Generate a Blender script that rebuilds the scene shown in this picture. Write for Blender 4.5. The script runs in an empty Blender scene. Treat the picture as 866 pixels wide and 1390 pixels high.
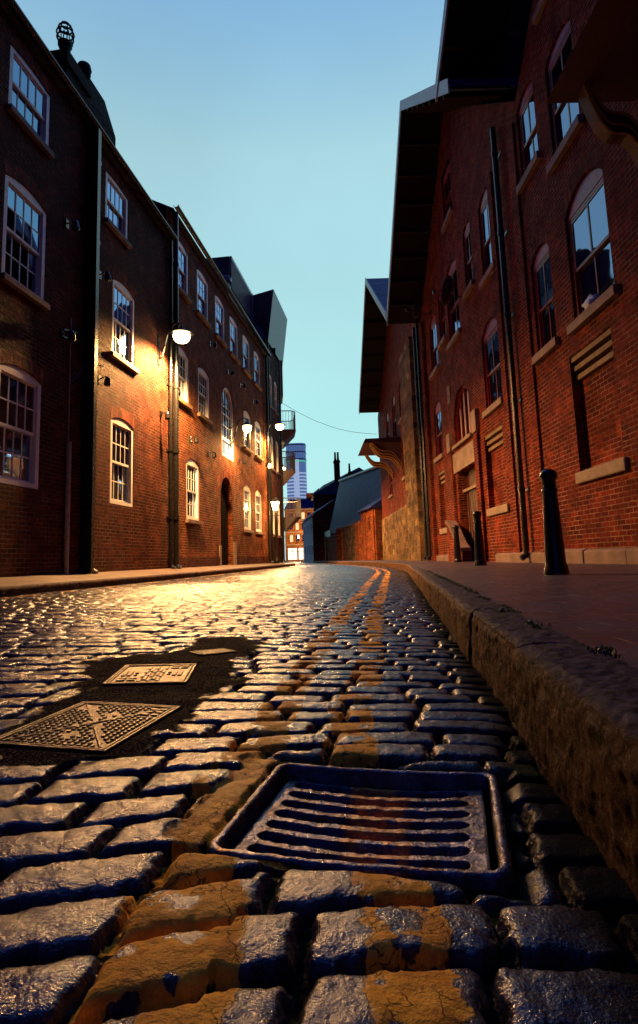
import bpy, bmesh, math, random
import numpy as np
from mathutils import Vector, Matrix
R = math.radians
random.seed(7)
S = bpy.context.scene
C = S.collection

# ---------------------------------------------------------------- camera
cam_d = bpy.data.cameras.new('camera')
cam = bpy.data.objects.new('camera', cam_d); C.objects.link(cam); S.camera = cam
EYE = 0.42
yaw, pitch, roll = R(7.1547), R(7.7596), R(-1.95)
fw = Vector((-math.sin(yaw)*math.cos(pitch), math.cos(yaw)*math.cos(pitch), math.sin(pitch)))
rt = fw.cross(Vector((0, 0, 1))).normalized(); up = rt.cross(fw)
r2 = rt*math.cos(roll)+up*math.sin(roll); u2 = -rt*math.sin(roll)+up*math.cos(roll)
m = Matrix((r2, u2, -fw)).transposed().to_4x4(); m.translation = Vector((0, 0, EYE))
cam.matrix_world = m
cam_d.sensor_fit = 'VERTICAL'; cam_d.sensor_height = 36.0
cam_d.lens = 36.0*800/1390
cam_d.shift_y = -45/1390
cam_d.clip_start = 0.02; cam_d.clip_end = 5000

# ---------------------------------------------------------------- world, dusk sky
W = bpy.data.worlds.new('World'); S.world = W; W.use_nodes = True
nt = W.node_tree; nt.nodes.clear()
N = nt.nodes.new; Lk = nt.links.new
out = N('ShaderNodeOutputWorld'); add = N('ShaderNodeAddShader')
sky = N('ShaderNodeTexSky'); sky.sky_type = 'NISHITA'; sky.sun_disc = False
sky.sun_elevation = R(1.0); sky.sun_rotation = R(-20)
b1 = N('ShaderNodeBackground'); b1.inputs[1].default_value = 0.004; Lk(sky.outputs[0], b1.inputs[0])
tc = N('ShaderNodeTexCoord'); sep = N('ShaderNodeSeparateXYZ'); Lk(tc.outputs['Generated'], sep.inputs[0])
# afterglow up the street: pale cyan low down, bluer higher; saturated blue round its edge, dark night blue behind
rp = N('ShaderNodeValToRGB'); Lk(sep.outputs[2], rp.inputs[0])
el = rp.color_ramp.elements
el[0].position = 0.0; el[0].color = (0.47, 0.85, 0.86, 1)
el[1].position = 1.0; el[1].color = (0.02, 0.08, 0.5, 1)
for p, c in ((0.22, (0.41, 0.78, 0.79, 1)), (0.42, (0.37, 0.65, 0.70, 1)), (0.60, (0.35, 0.60, 0.68, 1)), (0.76, (0.20, 0.42, 0.70, 1))):
    e = el.new(p); e.color = c
dt = N('ShaderNodeVectorMath'); dt.operation = 'DOT_PRODUCT'; Lk(tc.outputs['Generated'], dt.inputs[0]); dt.inputs[1].default_value = (-0.03, 0.93, 0.37)
nz = N('ShaderNodeTexNoise'); nz.inputs['Scale'].default_value = 1.3; nz.inputs['Detail'].default_value = 4; Lk(tc.outputs['Generated'], nz.inputs[0])
def smooth(a, b):
    q = N('ShaderNodeMapRange'); q.interpolation_type = 'SMOOTHSTEP'; Lk(dt.outputs['Value'], q.inputs[0]); q.inputs[1].default_value = a; q.inputs[2].default_value = b; return q
m1 = N('ShaderNodeMix'); m1.data_type = 'RGBA'; Lk(smooth(.30, .66).outputs[0], m1.inputs[0]); m1.inputs[6].default_value = (0.008, 0.014, 0.085, 1); m1.inputs[7].default_value = (0.05, 0.15, 1.0, 1)
mx = N('ShaderNodeMix'); mx.data_type = 'RGBA'; Lk(smooth(.54, .81).outputs[0], mx.inputs[0]); Lk(m1.outputs[2], mx.inputs[6]); Lk(rp.outputs[0], mx.inputs[7])
hs = N('ShaderNodeHueSaturation'); Lk(mx.outputs[2], hs.inputs['Color'])
mv = N('ShaderNodeMapRange'); Lk(nz.outputs[0], mv.inputs[0]); mv.inputs[1].default_value = .3; mv.inputs[2].default_value = .7; mv.inputs[3].default_value = .86; mv.inputs[4].default_value = 1.10
Lk(mv.outputs[0], hs.inputs['Value'])
b2 = N('ShaderNodeBackground'); b2.inputs[1].default_value = 1.08; Lk(hs.outputs[0], b2.inputs[0])
Lk(b1.outputs[0], add.inputs[0]); Lk(b2.outputs[0], add.inputs[1]); Lk(add.outputs[0], out.inputs[0])

# the last directional light of dusk, very weak and broad
sd = bpy.data.lights.new('sun', 'SUN'); sd.energy = 0.03; sd.angle = R(20); sd.color = (.75, .8, 1)
so = bpy.data.objects.new('sun', sd); C.objects.link(so); so.rotation_euler = (R(60), 0, R(160))

S.view_settings.view_transform = 'Standard'; S.view_settings.look = 'None'
S.view_settings.gamma = 1; S.view_settings.exposure = 0.0; S.view_settings.use_curve_mapping = False
S.render.engine = 'CYCLES'
S.cycles.max_bounces = 6; S.cycles.glossy_bounces = 3; S.cycles.diffuse_bounces = 3
S.cycles.sample_clamp_indirect = 4; S.cycles.use_denoising = True; S.cycles.caustics_reflective = False
LAMP = 3.2

# ---------------------------------------------------------------- numpy noise
def _h(ix, iy, seed):
    with np.errstate(over='ignore'):
        n = (ix.astype(np.int64)*374761393 + iy.astype(np.int64)*668265263 + seed*1442695041) & 0xffffffff
        n = ((n ^ (n >> 13))*1274126177) & 0xffffffff
        n = (n ^ (n >> 16))*2246822519 & 0xffffffff
        return ((n ^ (n >> 15)) & 0xffffff)/float(0xffffff)
def vn(x, y, seed=0):
    ix = np.floor(x); iy = np.floor(y); fx = x-ix; fy = y-iy
    fx = fx*fx*(3-2*fx); fy = fy*fy*(3-2*fy)
    a = _h(ix, iy, seed); b = _h(ix+1, iy, seed); c = _h(ix, iy+1, seed); d = _h(ix+1, iy+1, seed)
    return (a*(1-fx)+b*fx)*(1-fy)+(c*(1-fx)+d*fx)*fy
def fbm(x, y, o=4, seed=0):
    s = 0; a = .5; t = 0
    for i in range(o):
        s = s+a*vn(x*2**i+i*17.3, y*2**i-i*9.1, seed+i); t += a; a *= .5
    return s/t
def sst(a, b, x):
    t = np.clip((x-a)/(b-a), 0, 1); return t*t*(3-2*t)

# ---------------------------------------------------------------- mesh helpers
def each(F, boxes, name, mat, parent, bevel=0):
    for b in boxes:
        q = MB(); F.bx(q, *b); q.build(name, mat, parent, bevel=bevel)
class MB:
    def __init__(s): s.v = []; s.f = []
    def q(s, *pts):
        n = len(s.v); s.v += [tuple(p) for p in pts]; s.f.append(tuple(range(n, n+len(pts))))
    def box(s, x0, x1, y0, y1, z0, z1):
        n = len(s.v)
        s.v += [(x0,y0,z0),(x1,y0,z0),(x1,y1,z0),(x0,y1,z0),(x0,y0,z1),(x1,y0,z1),(x1,y1,z1),(x0,y1,z1)]
        s.f += [tuple(n+i for i in t) for t in ((0,3,2,1),(4,5,6,7),(0,1,5,4),(1,2,6,5),(2,3,7,6),(3,0,4,7))]
    def hexa(s, b, t):
        n = len(s.v); k = len(b); s.v += [tuple(p) for p in b]+[tuple(p) for p in t]
        s.f.append(tuple(n+i for i in range(k))[::-1]); s.f.append(tuple(n+k+i for i in range(k)))
        for i in range(k): j = (i+1) % k; s.f.append((n+i, n+j, n+k+j, n+k+i))
    def prism(s, poly, axis, a, b):
        # poly in the two other axes, extruded along axis from a to b
        def P(p, t):
            return (t, p[0], p[1]) if axis == 'x' else (p[0], t, p[1]) if axis == 'y' else (p[0], p[1], t)
        s.hexa([P(p, a) for p in poly], [P(p, b) for p in poly])
    def tube(s, pts, r, n=8, cap=True):
        pts = [Vector(p) for p in pts]; base = len(s.v)
        rs = r if isinstance(r, (list, tuple)) else [r]*len(pts)
        prev = None
        for i, p in enumerate(pts):
            d = (pts[min(i+1, len(pts)-1)]-pts[max(i-1, 0)]).normalized()
            a = d.orthogonal().normalized() if prev is None else (prev-d*prev.dot(d)).normalized()
            prev = a; b = d.cross(a)
            for k in range(n):
                t = 2*math.pi*k/n; s.v.append(tuple(p+a*math.cos(t)*rs[i]+b*math.sin(t)*rs[i]))
        for i in range(len(pts)-1):
            for k in range(n):
                j = (k+1) % n; s.f.append((base+i*n+k, base+i*n+j, base+(i+1)*n+j, base+(i+1)*n+k))
        if cap:
            s.f.append(tuple(base+k for k in range(n))[::-1]); s.f.append(tuple(base+(len(pts)-1)*n+k for k in range(n)))
    def lathe(s, prof, cx=0, cy=0, n=24):
        base = len(s.v)
        for r, z in prof:
            for k in range(n):
                t = 2*math.pi*k/n; s.v.append((cx+r*math.cos(t), cy+r*math.sin(t), z))
        for i in range(len(prof)-1):
            for k in range(n):
                j = (k+1) % n; s.f.append((base+i*n+k, base+i*n+j, base+(i+1)*n+j, base+(i+1)*n+k))
        s.f.append(tuple(base+k for k in range(n))[::-1]); s.f.append(tuple(base+(len(prof)-1)*n+k for k in range(n)))
    def build(s, name, mat, parent=None, smooth=False, bevel=0, recalc=True):
        me = bpy.data.meshes.new(name); me.from_pydata(s.v, [], s.f)
        bm = bmesh.new(); bm.from_mesh(me)
        if recalc: bmesh.ops.recalc_face_normals(bm, faces=bm.faces)
        bm.to_mesh(me); bm.free()
        me.materials.append(mat)
        o = bpy.data.objects.new(name, me); C.objects.link(o); o.parent = parent
        if smooth:
            for p in me.polygons: p.use_smooth = True
        if bevel:
            md = o.modifiers.new('bevel', 'BEVEL'); md.width = bevel; md.segments = 2; md.limit_method = 'ANGLE'
        return o
def tag(o, label=None, cat=None, group=None, kind=None):
    if label: o['label'] = label
    if cat: o['category'] = cat
    if group: o['group'] = group
    if kind: o['kind'] = kind
    return o
def empty(name, loc=(0, 0, 0), rz=0, parent=None):
    o = bpy.data.objects.new(name, None); C.objects.link(o); o.location = loc; o.rotation_euler = (0, 0, rz); o.parent = parent
    o.empty_display_size = .1
    return o
def grid_mesh(name, X, Y, Z, mat, parent=None, attrs=None, keep=None, smooth=True):
    n, k = X.shape
    me = bpy.data.meshes.new(name)
    me.vertices.add(n*k)
    me.vertices.foreach_set('co', np.stack([X, Y, Z], -1).astype(np.float32).ravel())
    idx = np.arange(n*k).reshape(n, k)
    F = np.stack([idx[:-1, :-1], idx[:-1, 1:], idx[1:, 1:], idx[1:, :-1]], -1).reshape(-1, 4)
    if keep is not None: F = F[keep.ravel()]
    nf = len(F)
    me.loops.add(nf*4); me.loops.foreach_set('vertex_index', F.astype(np.int32).ravel())
    me.polygons.add(nf); me.polygons.foreach_set('loop_start', np.arange(nf, dtype=np.int32)*4)
    me.polygons.foreach_set('loop_total', np.full(nf, 4, np.int32))
    me.polygons.foreach_set('use_smooth', np.full(nf, smooth))
    me.update(calc_edges=True)
    for an, arr in (attrs or {}).items():
        a = me.attributes.new(an, 'FLOAT', 'POINT'); a.data.foreach_set('value', arr.astype(np.float32).ravel())
    me.materials.append(mat)
    o = bpy.data.objects.new(name, me); C.objects.link(o); o.parent = parent
    return o

# ---------------------------------------------------------------- materials
class Mt:
    def __init__(s, name):
        s.m = bpy.data.materials.new(name); s.m.use_nodes = True
        s.t = s.m.node_tree; s.p = s.t.nodes['Principled BSDF']
    def n(s, typ, **kw):
        nd = s.t.nodes.new('ShaderNode'+typ)
        for k, v in kw.items():
            if k.startswith('i_'): nd.inputs[k[2:].replace('_', ' ')].default_value = v
            else: setattr(nd, k, v)
        return nd
    def l(s, a, b): s.t.links.new(a, b)
    def coord(s, which='Object'): return s.n('TexCoord').outputs[which]
    def noise(s, sc, det=4, vec=None, rough=.55):
        nd = s.n('TexNoise'); nd.inputs['Scale'].default_value = sc; nd.inputs['Detail'].default_value = det; nd.inputs['Roughness'].default_value = rough
        s.l(vec if vec is not None else s.coord(), nd.inputs['Vector']); return nd.outputs[0]
    def mr(s, v, a, b, c, d):
        nd = s.n('MapRange'); s.l(v, nd.inputs[0])
        for i, x in enumerate((a, b, c, d)): nd.inputs[i+1].default_value = x
        return nd.outputs[0]
    def mix(s, f, a, b, typ='MIX'):
        nd = s.n('Mix', data_type='RGBA', blend_type=typ)
        for i, x in ((0, f), (6, a), (7, b)):
            if hasattr(x, 'is_linked') or hasattr(x, 'node'): s.l(x, nd.inputs[i])
            else: nd.inputs[i].default_value = x if i == 0 else (*x[:3], 1)
        return nd.outputs[2]
    def math(s, op, a, b=0.):
        nd = s.n('Math', operation=op)
        for i, x in ((0, a), (1, b)):
            if hasattr(x, 'node'): s.l(x, nd.inputs[i])
            else: nd.inputs[i].default_value = x
        return nd.outputs[0]
    def attr(s, name): nd = s.n('Attribute', attribute_name=name); return nd.outputs['Fac']
    def bump(s, h, dist, strength=1., prev=None):
        nd = s.n('Bump'); nd.inputs['Distance'].default_value = dist; nd.inputs['Strength'].default_value = strength
        s.l(h, nd.inputs['Height'])
        if prev is not None: s.l(prev, nd.inputs['Normal'])
        s.l(nd.outputs[0], s.p.inputs['Normal']); return nd.outputs[0]
    def set(s, **kw):
        for k, v in kw.items():
            i = s.p.inputs[k.replace('_', ' ')]
            if hasattr(v, 'node'): s.l(v, i)
            elif isinstance(v, tuple): i.default_value = (*v[:3], 1)
            else: i.default_value = v
        return s
def paint(name, col, rough=.5, spec=.5, nz=.25, metallic=0., bump=.0006):
    a = Mt(name); f = a.noise(9, 5)
    dark = tuple(c*(1-nz*1.6) for c in col)
    c = a.mix(a.mr(f, .35, .7, 0, 1), col, dark)
    a.set(Base_Color=c, Roughness=a.mr(a.noise(30, 3), .3, .7, rough*.8, min(1, rough*1.25)), Specular_IOR_Level=spec, Metallic=metallic)
    a.bump(a.noise(60, 4), bump); return a.m
def brick(name, c1, c2, mortar, bw=.225, bh=.075, ms=.010, rough=.75, swap=False, spec=.2):
    a = Mt(name); sp = a.n('SeparateXYZ'); a.l(a.coord(), sp.inputs[0])
    xy = a.math('ADD', sp.outputs[0], sp.outputs[1]); cb = a.n('CombineXYZ')
    a.l(xy, cb.inputs[0]); a.l(sp.outputs[2], cb.inputs[1])
    # courses are never quite true
    wv = a.noise(1.3, 2); cbv = a.n('VectorMath', operation='ADD'); a.l(cb.outputs[0], cbv.inputs[0])
    cw = a.n('CombineXYZ'); a.l(a.mr(wv, 0, 1, -.015, .015), cw.inputs[0]); a.l(a.mr(a.noise(6, 2), 0, 1, -.008, .008), cw.inputs[1]); a.l(cw.outputs[0], cbv.inputs[1])
    bt = a.n('TexBrick'); a.l(cbv.outputs[0], bt.inputs['Vector'])
    bt.inputs['Scale'].default_value = 1; bt.inputs['Brick Width'].default_value = bw; bt.inputs['Row Height'].default_value = bh
    bt.inputs['Mortar Size'].default_value = ms*.5; bt.inputs['Mortar Smooth'].default_value = .35; bt.inputs['Bias'].default_value = 0.
    bt.inputs['Color1'].default_value = (0, 0, 0, 1); bt.inputs['Color2'].default_value = (1, 1, 1, 1); bt.inputs['Mortar'].default_value = (.5, .5, .5, 1)
    r = a.n('ValToRGB'); a.l(bt.outputs['Color'], r.inputs[0]); e = r.color_ramp.elements
    e[0].color = (*c1, 1); e[1].color = (*c2, 1)
    m1 = e.new(.25); m1.color = (*[x*.38 for x in c1], 1); m2 = e.new(.6); m2.color = (*[(x+y)/2 for x, y in zip(c1, c2)], 1)
    m3 = e.new(.85); m3.color = (*[x*1.7 for x in c2], 1)
    grime = a.mr(a.noise(.7, 6, rough=.65), .3, .7, .45, 1.15); fine = a.mr(a.noise(35, 4), .3, .75, .7, 1.15)
    g = a.math('MULTIPLY', grime, fine)
    bc = a.n('VectorMath', operation='SCALE'); a.l(r.outputs[0], bc.inputs[0]); a.l(g, bc.inputs['Scale'])
    sc2 = a.n('VectorMath', operation='MULTIPLY'); a.l(bc.outputs[0], sc2.inputs[0])
    pc_ = a.mix(a.mr(a.noise(2.6, 6, rough=.7), .50, .60, 0, 1), (.78, .72, .72), (1.45, 1.55, 1.2)); a.l(pc_, sc2.inputs[1])
    mc = a.n('VectorMath', operation='SCALE'); mc.inputs[0].default_value = mortar; a.l(a.mr(a.noise(2.3, 5), .35, .65, .25, 1.2), mc.inputs['Scale'])
    col = a.mix(bt.outputs['Fac'], sc2.outputs[0], mc.outputs[0])
    a.set(Base_Color=col, Roughness=a.mr(a.noise(12, 3), .3, .7, rough-.15, rough+.15), Specular_IOR_Level=.5, IOR=1.14)
    h = a.math('SUBTRACT', a.math('MULTIPLY', a.noise(45, 5), .55), a.math('MULTIPLY', bt.outputs['Fac'], 1.))
    h = a.math('ADD', h, a.math('MULTIPLY', bt.outputs['Color'], .35))
    a.bump(h, .02, 1.); return a.m
def stone(name, c, rough=.7, bump=.004, sc=14, nz=.5, spec=.4):
    a = Mt(name); f = a.noise(3, 7, rough=.65)
    col = a.mix(a.mr(f, .35, .68, 0, 1), c, tuple(x*(1-nz) for x in c))
    a.set(Base_Color=col, Roughness=rough, Specular_IOR_Level=spec); a.bump(a.noise(sc, 8, rough=.65), bump); return a.m
def slate(name, c, w=.28, h=.2):
    a = Mt(name); sp = a.n('SeparateXYZ'); a.l(a.coord(), sp.inputs[0]); cb = a.n('CombineXYZ')
    a.l(a.math('ADD', sp.outputs[0], a.math('MULTIPLY', sp.outputs[1], .37)), cb.inputs[0]); a.l(sp.outputs[2], cb.inputs[1])
    bt = a.n('TexBrick'); a.l(cb.outputs[0], bt.inputs['Vector'])
    for k, v in (('Scale', 1), ('Brick Width', w), ('Row Height', h), ('Mortar Size', .012), ('Mortar Smooth', .6)): bt.inputs[k].default_value = v
    bt.inputs['Color1'].default_value = (*[x*.6 for x in c], 1); bt.inputs['Color2'].default_value = (*[x*1.3 for x in c], 1); bt.inputs['Mortar'].default_value = (*[x*.2 for x in c], 1)
    col = a.mix(a.mr(a.noise(1.2, 6), .3, .7, 0, .7), bt.outputs['Color'], tuple(x*.5 for x in c))
    a.set(Base_Color=col, Roughness=.55, Specular_IOR_Level=.5, IOR=1.15); a.bump(a.math('SUBTRACT', a.noise(20, 3), bt.outputs['Fac']), .012); return a.m
def emit(name, col, st):
    a = Mt(name); a.set(Base_Color=(0, 0, 0), Emission_Color=col, Emission_Strength=st); return a.m

M = {}
M['brickL'] = brick('old_brick', (.36, .085, .028), (.13, .032, .018), (.42, .27, .15), ms=.015)
M['brickLd'] = brick('sooty_brick', (.17, .038, .022), (.055, .016, .013), (.20, .13, .09), ms=.014)
M['brickR'] = brick('red_brick', (.37, .045, .016), (.13, .015, .011), (.36, .20, .13), spec=.2, ms=.015)
M['soldier'] = brick('arch_brick', (.31, .075, .04), (.2, .05, .035), (.2, .14, .11), bw=.075, bh=.26, ms=.01)
M['sootstack'] = brick('sooty_stack', (.05, .022, .018), (.025, .014, .013), (.05, .04, .035))
M['ashlar'] = brick('coursed_stone', (.30, .19, .10), (.20, .12, .065), (.34, .22, .11), bw=.55, bh=.27, ms=.016, rough=.7)
M['brickO'] = brick('distant_brick', (.42, .17, .06), (.3, .11, .04), (.3, .2, .1), bw=.5, bh=.16)
M['brickD'] = brick('yard_brick', (.44, .13, .05), (.28, .07, .04), (.34, .2, .12))
M['stone'] = stone('sill_stone', (.36, .25, .19))
M['stoneD'] = stone('plinth_stone', (.24, .15, .13), sc=9, bump=.012)
M['sillO'] = stone('painted_sill', (.30, .19, .09), sc=25, bump=.002)
M['white'] = paint('white_paint', (.82, .80, .80), .4, nz=.08)
M['red'] = paint('red_gloss', (.30, .018, .03), .3, spec=.6, nz=.2)
M['tymp'] = paint('blue_lit_red', (.42, .035, .14), .4, nz=.2)  # red arch panels, with blue skylight mixed into the colour
M['black'] = paint('black_iron', (.012, .012, .013), .28, spec=.6, bump=.002)
M['bollard'] = paint('bollard_paint', (.008, .008, .009), .22, spec=.6, bump=.0015)
M['greym'] = paint('grey_metal', (.25, .25, .27), .4, metallic=.4)
M['conduit'] = paint('grey_plastic', (.45, .40, .36), .5)
M['slate'] = slate('roof_slate', (.07, .08, .11))
M['slateB'] = slate('wet_slate', (.05, .07, .30), w=.4, h=.3)
M['timber'] = paint('dark_timber', (.014, .010, .010), .7, spec=.2)
M['hood'] = paint('hood_boarding', (.10, .045, .025), .5)
M['barge'] = paint('barge_paint', (.38, .38, .44), .4)
M['trim'] = paint('lamplit_edge', (.75, .38, .06), .4, nz=.1)  # orange lamplight on the bracket edges, put into their colour
M['door'] = paint('door_paint', (.06, .012, .01), .35)
M['clad'] = paint('metal_cladding', (.09, .07, .08), .4)
M['render'] = paint('white_render', (.62, .58, .55), .7, nz=.2)
M['plastic'] = paint('white_plastic', (.7, .68, .72), .35, nz=.05)
M['panelblue'] = paint('blue_panel', (.08, .16, .38), .2, spec=.7)
M['curtain'] = paint('curtain_cloth', (.55, .36, .24), .85, nz=.2)
M['dish'] = paint('dish_paint', (.05, .06, .10), .35)
def glass(name, c, rough=.03, ior=5., tint=(.36, .60, 1.)):
    a = Mt(name); a.set(Base_Color=c, Roughness=rough, IOR=ior, Specular_IOR_Level=.5, Specular_Tint=tint)
    a.bump(a.noise(2.2, 1), .012, .35); return a.m
M['glass'] = glass('window_glass', (.006, .007, .012))
M['glassR'] = glass('window_glass_warm', (.012, .008, .012), ior=5., tint=(.48, .62, 1.))
M['glassT'] = glass('tower_glass', (.10, .16, .38), .12, 1.9)
M['lampglow'] = emit('lamp_glow', (1, .72, .34), 22)
M['lampglow2'] = emit('lamp_glow_small', (1, .62, .2), 25)
M['shop'] = emit('shop_light', (1, .86, .62), 1.8)
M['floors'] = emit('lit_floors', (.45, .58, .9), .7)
M['towerglow'] = emit('tower_glow', (.14, .26, .62), .5)  # blue glow put into the whole tower body to lift it
M['litwin'] = emit('lit_room', (1, .7, .35), 1.2)
M['litgreen'] = emit('green_strip', (.1, 1, .35), .6)

# wet setts / asphalt / paint, one material driven by what the surface is made of
def road_mat():
    a = Mt('wet_setts'); pa = a.attr('paint'); asf = a.attr('asphalt'); jt = a.attr('joint'); rn = a.attr('rand')
    r = a.n('ValToRGB'); a.l(rn, r.inputs[0]); e = r.color_ramp.elements
    e[0].color = (.030, .025, .036, 1); e[1].color = (.042, .028, .028, 1)
    for p, c in ((.3, (.050, .035, .038)), (.55, (.024, .026, .046)), (.8, (.060, .042, .040))): k = e.new(p); k.color = (*c, 1)
    f = a.noise(55, 6, rough=.7); col = a.mix(a.mr(f, .35, .65, 0, .75), r.outputs[0], (.02, .017, .022))
    dirt = a.mix(a.mr(a.noise(7, 4), .5, .62, 0, 1), (.010, .008, .007), (.018, .030, .008))
    col = a.mix(jt, col, dirt)
    asc = a.mix(a.mr(a.noise(170, 4, rough=.7), .54, .62, 0, 1), (.007, .006, .007), (.13, .095, .075))
    col = a.mix(asf, col, asc)
    pc = a.mix(a.mr(a.noise(24, 6, rough=.7), .4, .62, 0, 1), (.95, .46, .045), (.62, .25, .03))
    pm_ = a.mr(a.math('ADD', pa, a.math('MULTIPLY', a.math('SUBTRACT', a.noise(75, 8, rough=.75), .5), 2.4)), .42, .52, 0, 1); pm_ = a.math('MULTIPLY', pm_, a.math('GREATER_THAN', pa, .04)); crk = a.n('TexVoronoi', feature='DISTANCE_TO_EDGE'); crk.inputs['Scale'].default_value = 17; cvv = a.n('VectorMath', operation='ADD'); nzc = a.n('TexNoise'); nzc.inputs['Scale'].default_value = 28; nzc.inputs['Detail'].default_value = 6; a.l(a.coord(), nzc.inputs['Vector']); nsc = a.n('VectorMath', operation='SCALE'); nsc.inputs['Scale'].default_value = .09; a.l(nzc.outputs['Color'], nsc.inputs[0]); a.l(a.coord(), cvv.inputs[0]); a.l(nsc.outputs[0], cvv.inputs[1]); a.l(cvv.outputs[0], crk.inputs['Vector']); pm_ = a.math('MULTIPLY', pm_, a.math('MAXIMUM', a.mr(crk.outputs['Distance'], .004, .022, .25, 1), a.mr(a.noise(6, 3), .48, .54, 0, 1))); col = a.mix(pm_, col, pc)
    ro = a.math('ADD', a.mr(a.noise(18, 5, rough=.65), .3, .7, .09, .32), a.mr(rn, 0, 1, -.02, .10))
    ro = a.math('ADD', ro, a.math('MULTIPLY', asf, .38)); ro = a.math('ADD', ro, a.math('MULTIPLY', pa, .30)); ro = a.math('ADD', ro, a.math('MULTIPLY', jt, .15))
    a.set(Base_Color=col, Roughness=ro, Specular_IOR_Level=a.mr(a.math('MAXIMUM', a.math('MAXIMUM', asf, a.math('MULTIPLY', pa, .9)), jt), 0, 1, .85, .06), IOR=a.mr(a.math('MAXIMUM', a.math('MAXIMUM', asf, a.math('MULTIPLY', pa, .55)), jt), 0, 1, 1.5, 1.06), Specular_Tint=(.72, .71, 1.))
    b = a.bump(a.noise(220, 3, rough=.6), .0022, 1.)
    b = a.bump(pm_, .0022, 1., prev=b)
    b = a.bump(a.noise(48, 6, rough=.55), .004, .6, prev=b)
    return a.m
M['road'] = road_mat()
def kerb_mat():
    a = Mt('kerb_gritstone'); f = a.noise(9, 8, rough=.7)
    col = a.mix(a.mr(f, .38, .64, 0, 1), (.15, .062, .024), (.008, .004, .003))
    col = a.mix(a.mr(a.noise(110, 6, rough=.8), .53, .62, 0, .9), col, (.34, .19, .10))
    up = a.attr('top'); col = a.mix(up, col, a.mix(a.mr(a.noise(30, 6, rough=.7), .4, .62, 0, 1), (.12, .095, .15), (.016, .012, .024)))  # top coloured bluer to offset the warm lamplight on it
    col = a.mix(a.mr(a.noise(4, 4), .6, .7, 0, .6), col, (.035, .04, .012))
    col = a.mix(a.attr('joint'), col, (.008, .006, .005))
    a.set(Base_Color=col, Roughness=a.mr(a.noise(40, 4), .3, .7, .5, .8), Specular_IOR_Level=.3, IOR=1.2)
    b = a.bump(a.noise(150, 5, rough=.8), .008, 1.); a.bump(a.noise(34, 8, rough=.7), .009, 1., prev=b); return a.m
M['kerb'] = kerb_mat()
def paver_mat():
    a = Mt('paving_bricks'); mp = a.n('Mapping'); mp.inputs['Rotation'].default_value = (0, 0, R(-7)); a.l(a.coord(), mp.inputs[0])
    bt = a.n('TexBrick'); a.l(mp.outputs[0], bt.inputs['Vector'])
    for k, v in (('Scale', 1), ('Brick Width', .21), ('Row Height', .105), ('Mortar Size', .0035), ('Mortar Smooth', .5)): bt.inputs[k].default_value = v
    bt.inputs['Color1'].default_value = (.042, .030, .042, 1); bt.inputs['Color2'].default_value = (.068, .046, .062, 1); bt.inputs['Mortar'].default_value = (.014, .014, .012, 1)
    col = a.mix(a.mr(a.noise(6, 6), .4, .65, 0, .75), bt.outputs['Color'], (.025, .016, .020))
    col = a.mix(a.mr(a.noise(1.1, 7, rough=.7), .45, .62, 0, .7), col, (.085, .068, .09))
    a.set(Base_Color=col, Roughness=a.mr(a.noise(5, 4), .3, .7, .30, .5), Specular_IOR_Level=.7, Specular_Tint=(.75, .62, 1.))
    a.bump(a.math('SUBTRACT', a.math('MULTIPLY', a.noise(60, 6), .6), bt.outputs['Fac']), .005); return a.m
M['paver'] = paver_mat()
def flag_mat():
    a = Mt('flagstones'); bt = a.n('TexBrick'); a.l(a.coord(), bt.inputs['Vector'])
    for k, v in (('Scale', 1), ('Brick Width', .9), ('Row Height', .6), ('Mortar Size', .008), ('Mortar Smooth', .4)): bt.inputs[k].default_value = v
    bt.inputs['Color1'].default_value = (.15, .10, .085, 1); bt.inputs['Color2'].default_value = (.2, .14, .11, 1); bt.inputs['Mortar'].default_value = (.02, .018, .015, 1)
    col = a.mix(a.mr(a.noise(3, 6), .4, .65, 0, .7), bt.outputs['Color'], (.06, .045, .04))
    a.set(Base_Color=col, Roughness=.45); a.bump(a.math('SUBTRACT', a.noise(40, 6), bt.outputs['Fac']), .005); return a.m
M['flag'] = flag_mat()
def iron_mat(name, c, metal=.55, ro=(.26, .5)):
    a = Mt(name); f = a.noise(22, 7, rough=.7)
    col = a.mix(a.mr(f, .4, .62, 0, 1), c, (c[0]*.45, c[1]*.35, c[2]*.3))
    pc = a.mix(a.mr(a.noise(30, 6, rough=.75), .4, .6, 0, 1), (.80, .30, .03), (.42, .14, .02))
    col = a.mix(a.attr('paint'), col, pc)
    col = a.mix(a.mr(a.noise(14, 6, rough=.7), .54, .64, 0, .8), col, (.10, .035, .012))
    inv = a.math('SUBTRACT', 1., a.attr('paint'))
    a.set(Base_Color=col, Metallic=a.math('MULTIPLY', inv, metal), Roughness=a.mr(a.noise(35, 4), .3, .7, *ro), Specular_IOR_Level=.6)
    b = a.bump(a.noise(180, 3), .0016, 1.); a.bump(a.noise(50, 6, rough=.65), .006, .8, prev=b); return a.m
M['iron'] = iron_mat('cast_iron', (.13, .13, .22), .75, (.2, .42))
M['cover'] = iron_mat('worn_steel_cover', (.12, .09, .075), .7)
M['grass'] = paint('grass_blades', (.05, .11, .02), .5)

# ---------------------------------------------------------------- street geometry
def bend(y):   # how far the right kerb has swung left
    y = np.asarray(y, float); return np.where(y < 14, 0, np.where(y < 24, .01*(y-14)**2, 1+.2*(y-24)))
def bendL(y):
    y = np.asarray(y, float); return np.where(y < 27, 0, np.where(y < 33, .02*(y-27)**2, .72+.24*(y-33)))
def XR(y): return .27-bend(y)
def XL(y): return -4.97-bendL(y)
def zroad(x, y):
    u = np.clip((XR(y)-x)/(XR(y)-XL(y)), 0, 1)
    return .08*u+.16*u*(1-u)+np.clip(np.asarray(y, float)-12, 0, 14)*.003
WALLX = lambda y: 4.3-.135*y       # right-hand warehouse line

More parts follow.
